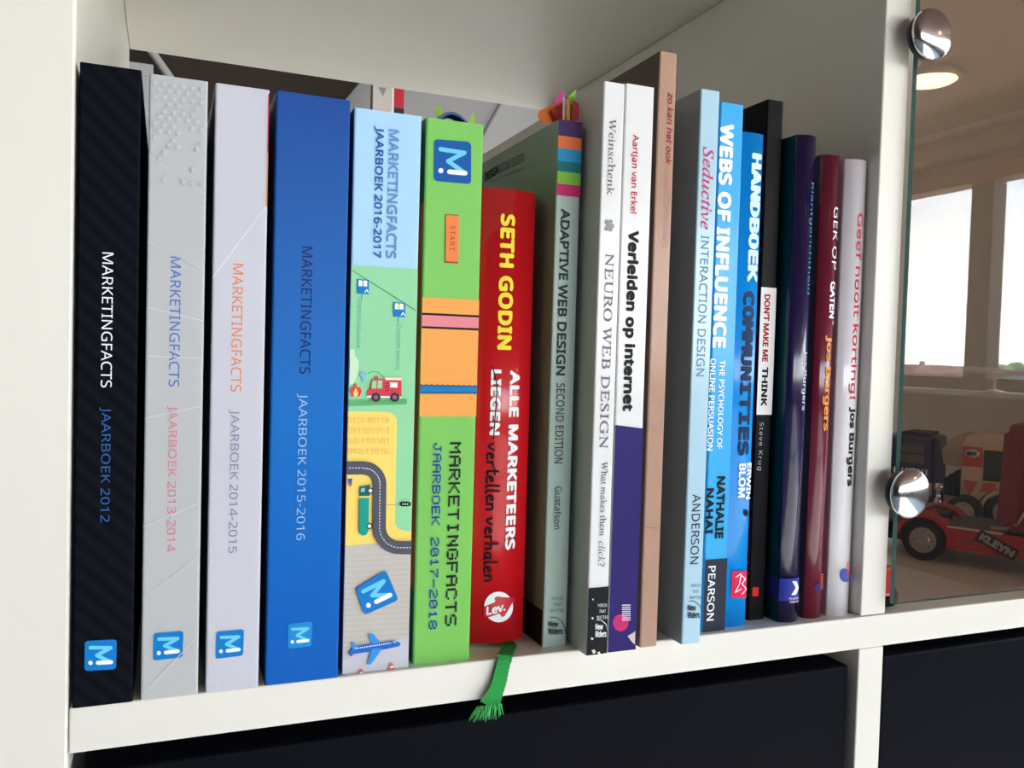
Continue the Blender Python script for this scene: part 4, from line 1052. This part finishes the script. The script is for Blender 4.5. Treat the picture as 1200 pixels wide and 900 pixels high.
ltext(tr, 'plate_text', 'KLEYN', lc_[0]-.0098, lc_[0]+.0098, lc_[1], .0046, -.0012, m_wht, .05, rt, parent=add)
ltext(tr, 'maker_text', 'SCANIA', .020, .030, .0163, .0018, -.0008, m_rim, .02)
# white-and-coral tractor
g = onz(1161, 613); g.x = min(g.x, .618)
wt = empty('toy_truck', (.598, onx(1161, 613, .598).y, 0), math.atan2(-.88, .47))
tag(wt, 'cream toy tractor with coral stripe and red triangle, standing behind the red truck', 'toy truck')
r = .0135
wheel(wt, .009, .0005, r, r, .011); wheel(wt, .009, .034, r, r, .011); wheel(wt, -.060, .0005, r, r, .011); wheel(wt, -.060, .034, r, r, .011)
ring_arch(wt, 'wheel_arch', .009, r, .0150, .0172, -.0004, .012, m_crm)
bm = bmesh.new()
outline(wt, 'cab', [(-.0215, .0225), (-.0215, .062), (-.0195, .0685), (-.014, .0705), (.030, .0715), (.036, .060), (.038, .0195), (.026, .0195), (.0245, .024), (.019, .029), (.009, .0313), (-.001, .029), (-.0065, .024), (-.009, .0195)], .0005, .044, m_crm)
outline(wt, 'air_deflector', [(-.0380, .0455), (-.0365, .0560), (-.030, .0655), (-.0216, .0700), (-.0216, .044)], .003, .0415, m_crm)
lb(wt, 'coral_stripe', (-.0212, -.0078, .0000, .0007, .0455, .0605), m_cor, .0001)
bm = bmesh.new(); add_lathe(bm, [(.0062, 0), (.0062, -.0003), (.0002, -.0004)], 24, 'Y', loc=(0, 0, 0))
for v in bm.verts: v.co.z *= .48; v.co.x *= .85; v.co += Vector((-.0145, -.0002, .0555))
norm_fix(bm); ov = finish('oval_badge', bm, m_wht, wt, world=False)
ltext(wt, 'badge_text', 'KREW', -.0177, -.0113, .0555, .0030, -.0009, m_lbl, .04, parent=ov)
lb(wt, 'side_window', (-.0065, .022, -.0002, .0006, .036, .0588), m_win, .0001)
outline(wt, 'red_triangle', [(-.0200, .0350), (-.0098, .0345), (-.0150, .0235)], -.0002, .0004, m_cor)
outline(wt, 'red_chevron', [(-.0085, .0270), (-.006, .0345), (.003, .0345), (.001, .0315), (.004, .0305), (.0015, .0285)], -.0003, .0004, m_cor)
outline(wt, 'red_chevron', [(.0050, .0310), (.0070, .0345), (.016, .0345), (.014, .0315)], -.0003, .0004, m_cor)
outline(wt, 'side_skirt', [(-.0165, .0075), (-.0165, .0200), (-.045, .0225), (-.045, .0085)], .0003, .008, m_crm)
lb(wt, 'chassis', (-.08, .036, .014, .030, .009, .0190), m_blk)
for k in range(3): lb(wt, 'engine_block', (-.036+k*.004, -.0335+k*.004, .010, .034, .0190, .034+.003*k), m_blk, .0002)
# blue tractor
bt = empty('toy_truck', (.572, onx(1095, 600, .572).y, 0), math.atan2(-.88, .47))
bt.scale = (.9, .9, .9)
tag(bt, 'dark blue toy tractor cab with white number panel, half behind the lower knob', 'toy truck')
lb(bt, 'cab', (-.045, -.002, .0, .044, .017, .0735), m_blu, .003)
lb(bt, 'roof_rack', (-.030, -.008, .004, .040, .0735, .0765), m_blk, .001)
lb(bt, 'cab_window', (-.030, -.010, -.0004, .001, .050, .066), mat('toy_window_light', (96, 92, 84), .3), .0001)
lb(bt, 'window_bar', (-.031, -.009, -.0007, .001, .0575, .0590), m_blk, .0001)
outline(bt, 'side_spoiler', [(-.002, .020), (-.002, .0735), (.001, .071), (.006, .045), (.006, .020)], .0, .003, m_blu)
for k in range(9): lb(bt, 'vent_slat', (-.034+k*.0032, -.0325+k*.0032, -.0004, .001, .0405, .0455), m_wht, .0001)
pn = lb(bt, 'number_panel', (-.020, -.003, -.0004, .001, .024, .0345), m_wht, .0001)
ltext(bt, 'number_text', '26', -.0125, -.0045, .0292, .006, -.0006, m_lbl, .04, parent=pn)
lb(bt, 'orange_strip', (-.045, -.022, -.0004, .001, .036, .0395), m_cor, .0001)
wheel(bt, -.030, -.0006, .0135, .0135, .011); wheel(bt, -.030, .034, .0135, .0135, .011)
wheel(bt, .022, -.0006, .0135, .0135, .011); wheel(bt, .022, .034, .0135, .0135, .011)
lb(bt, 'chassis', (-.04, .036, .014, .030, .009, .0168), m_blk)
bm = bmesh.new(); add_lathe(bm, [(.0024, .011), (.0024, .018), (.0034, .019), (.0034, .022), (.0018, .024), (.0018, .029), (.0036, .031), (.0036, .036)], 16, 'Z', loc=(.0035, -.0045, 0)); norm_fix(bm)
finish('chrome_stack', bm, m_chrome, bt, world=False)
# small red toy car by the pane's left edge
rc = empty('toy_car', (.3575, .022, 0), 0); tag(rc, 'small red toy car with black wheels squeezed against the divider behind the glass edge', 'toy car')
box('car_body', (.3512, .3590, .003, .042, .007, .022), m_red, rc, bevel=.002)
box('car_cabin', (.3516, .3584, .013, .036, .022, .034), m_redd, rc, bevel=.003)
box('car_window', (.3582, .3588, .016, .033, .024, .031), m_win, rc)
for yy in (.0100, .0345):
    bm = bmesh.new(); add_lathe(bm, [(.0052, .3588), (.0060, .3594), (.0060, .3618), (.0050, .3626), (.0022, .3628), (.0018, .3622), (.0002, .3622)], 24, 'X', loc=(0, yy, .0061)); norm_fix(bm); finish('wheel', bm, m_rub, rc)
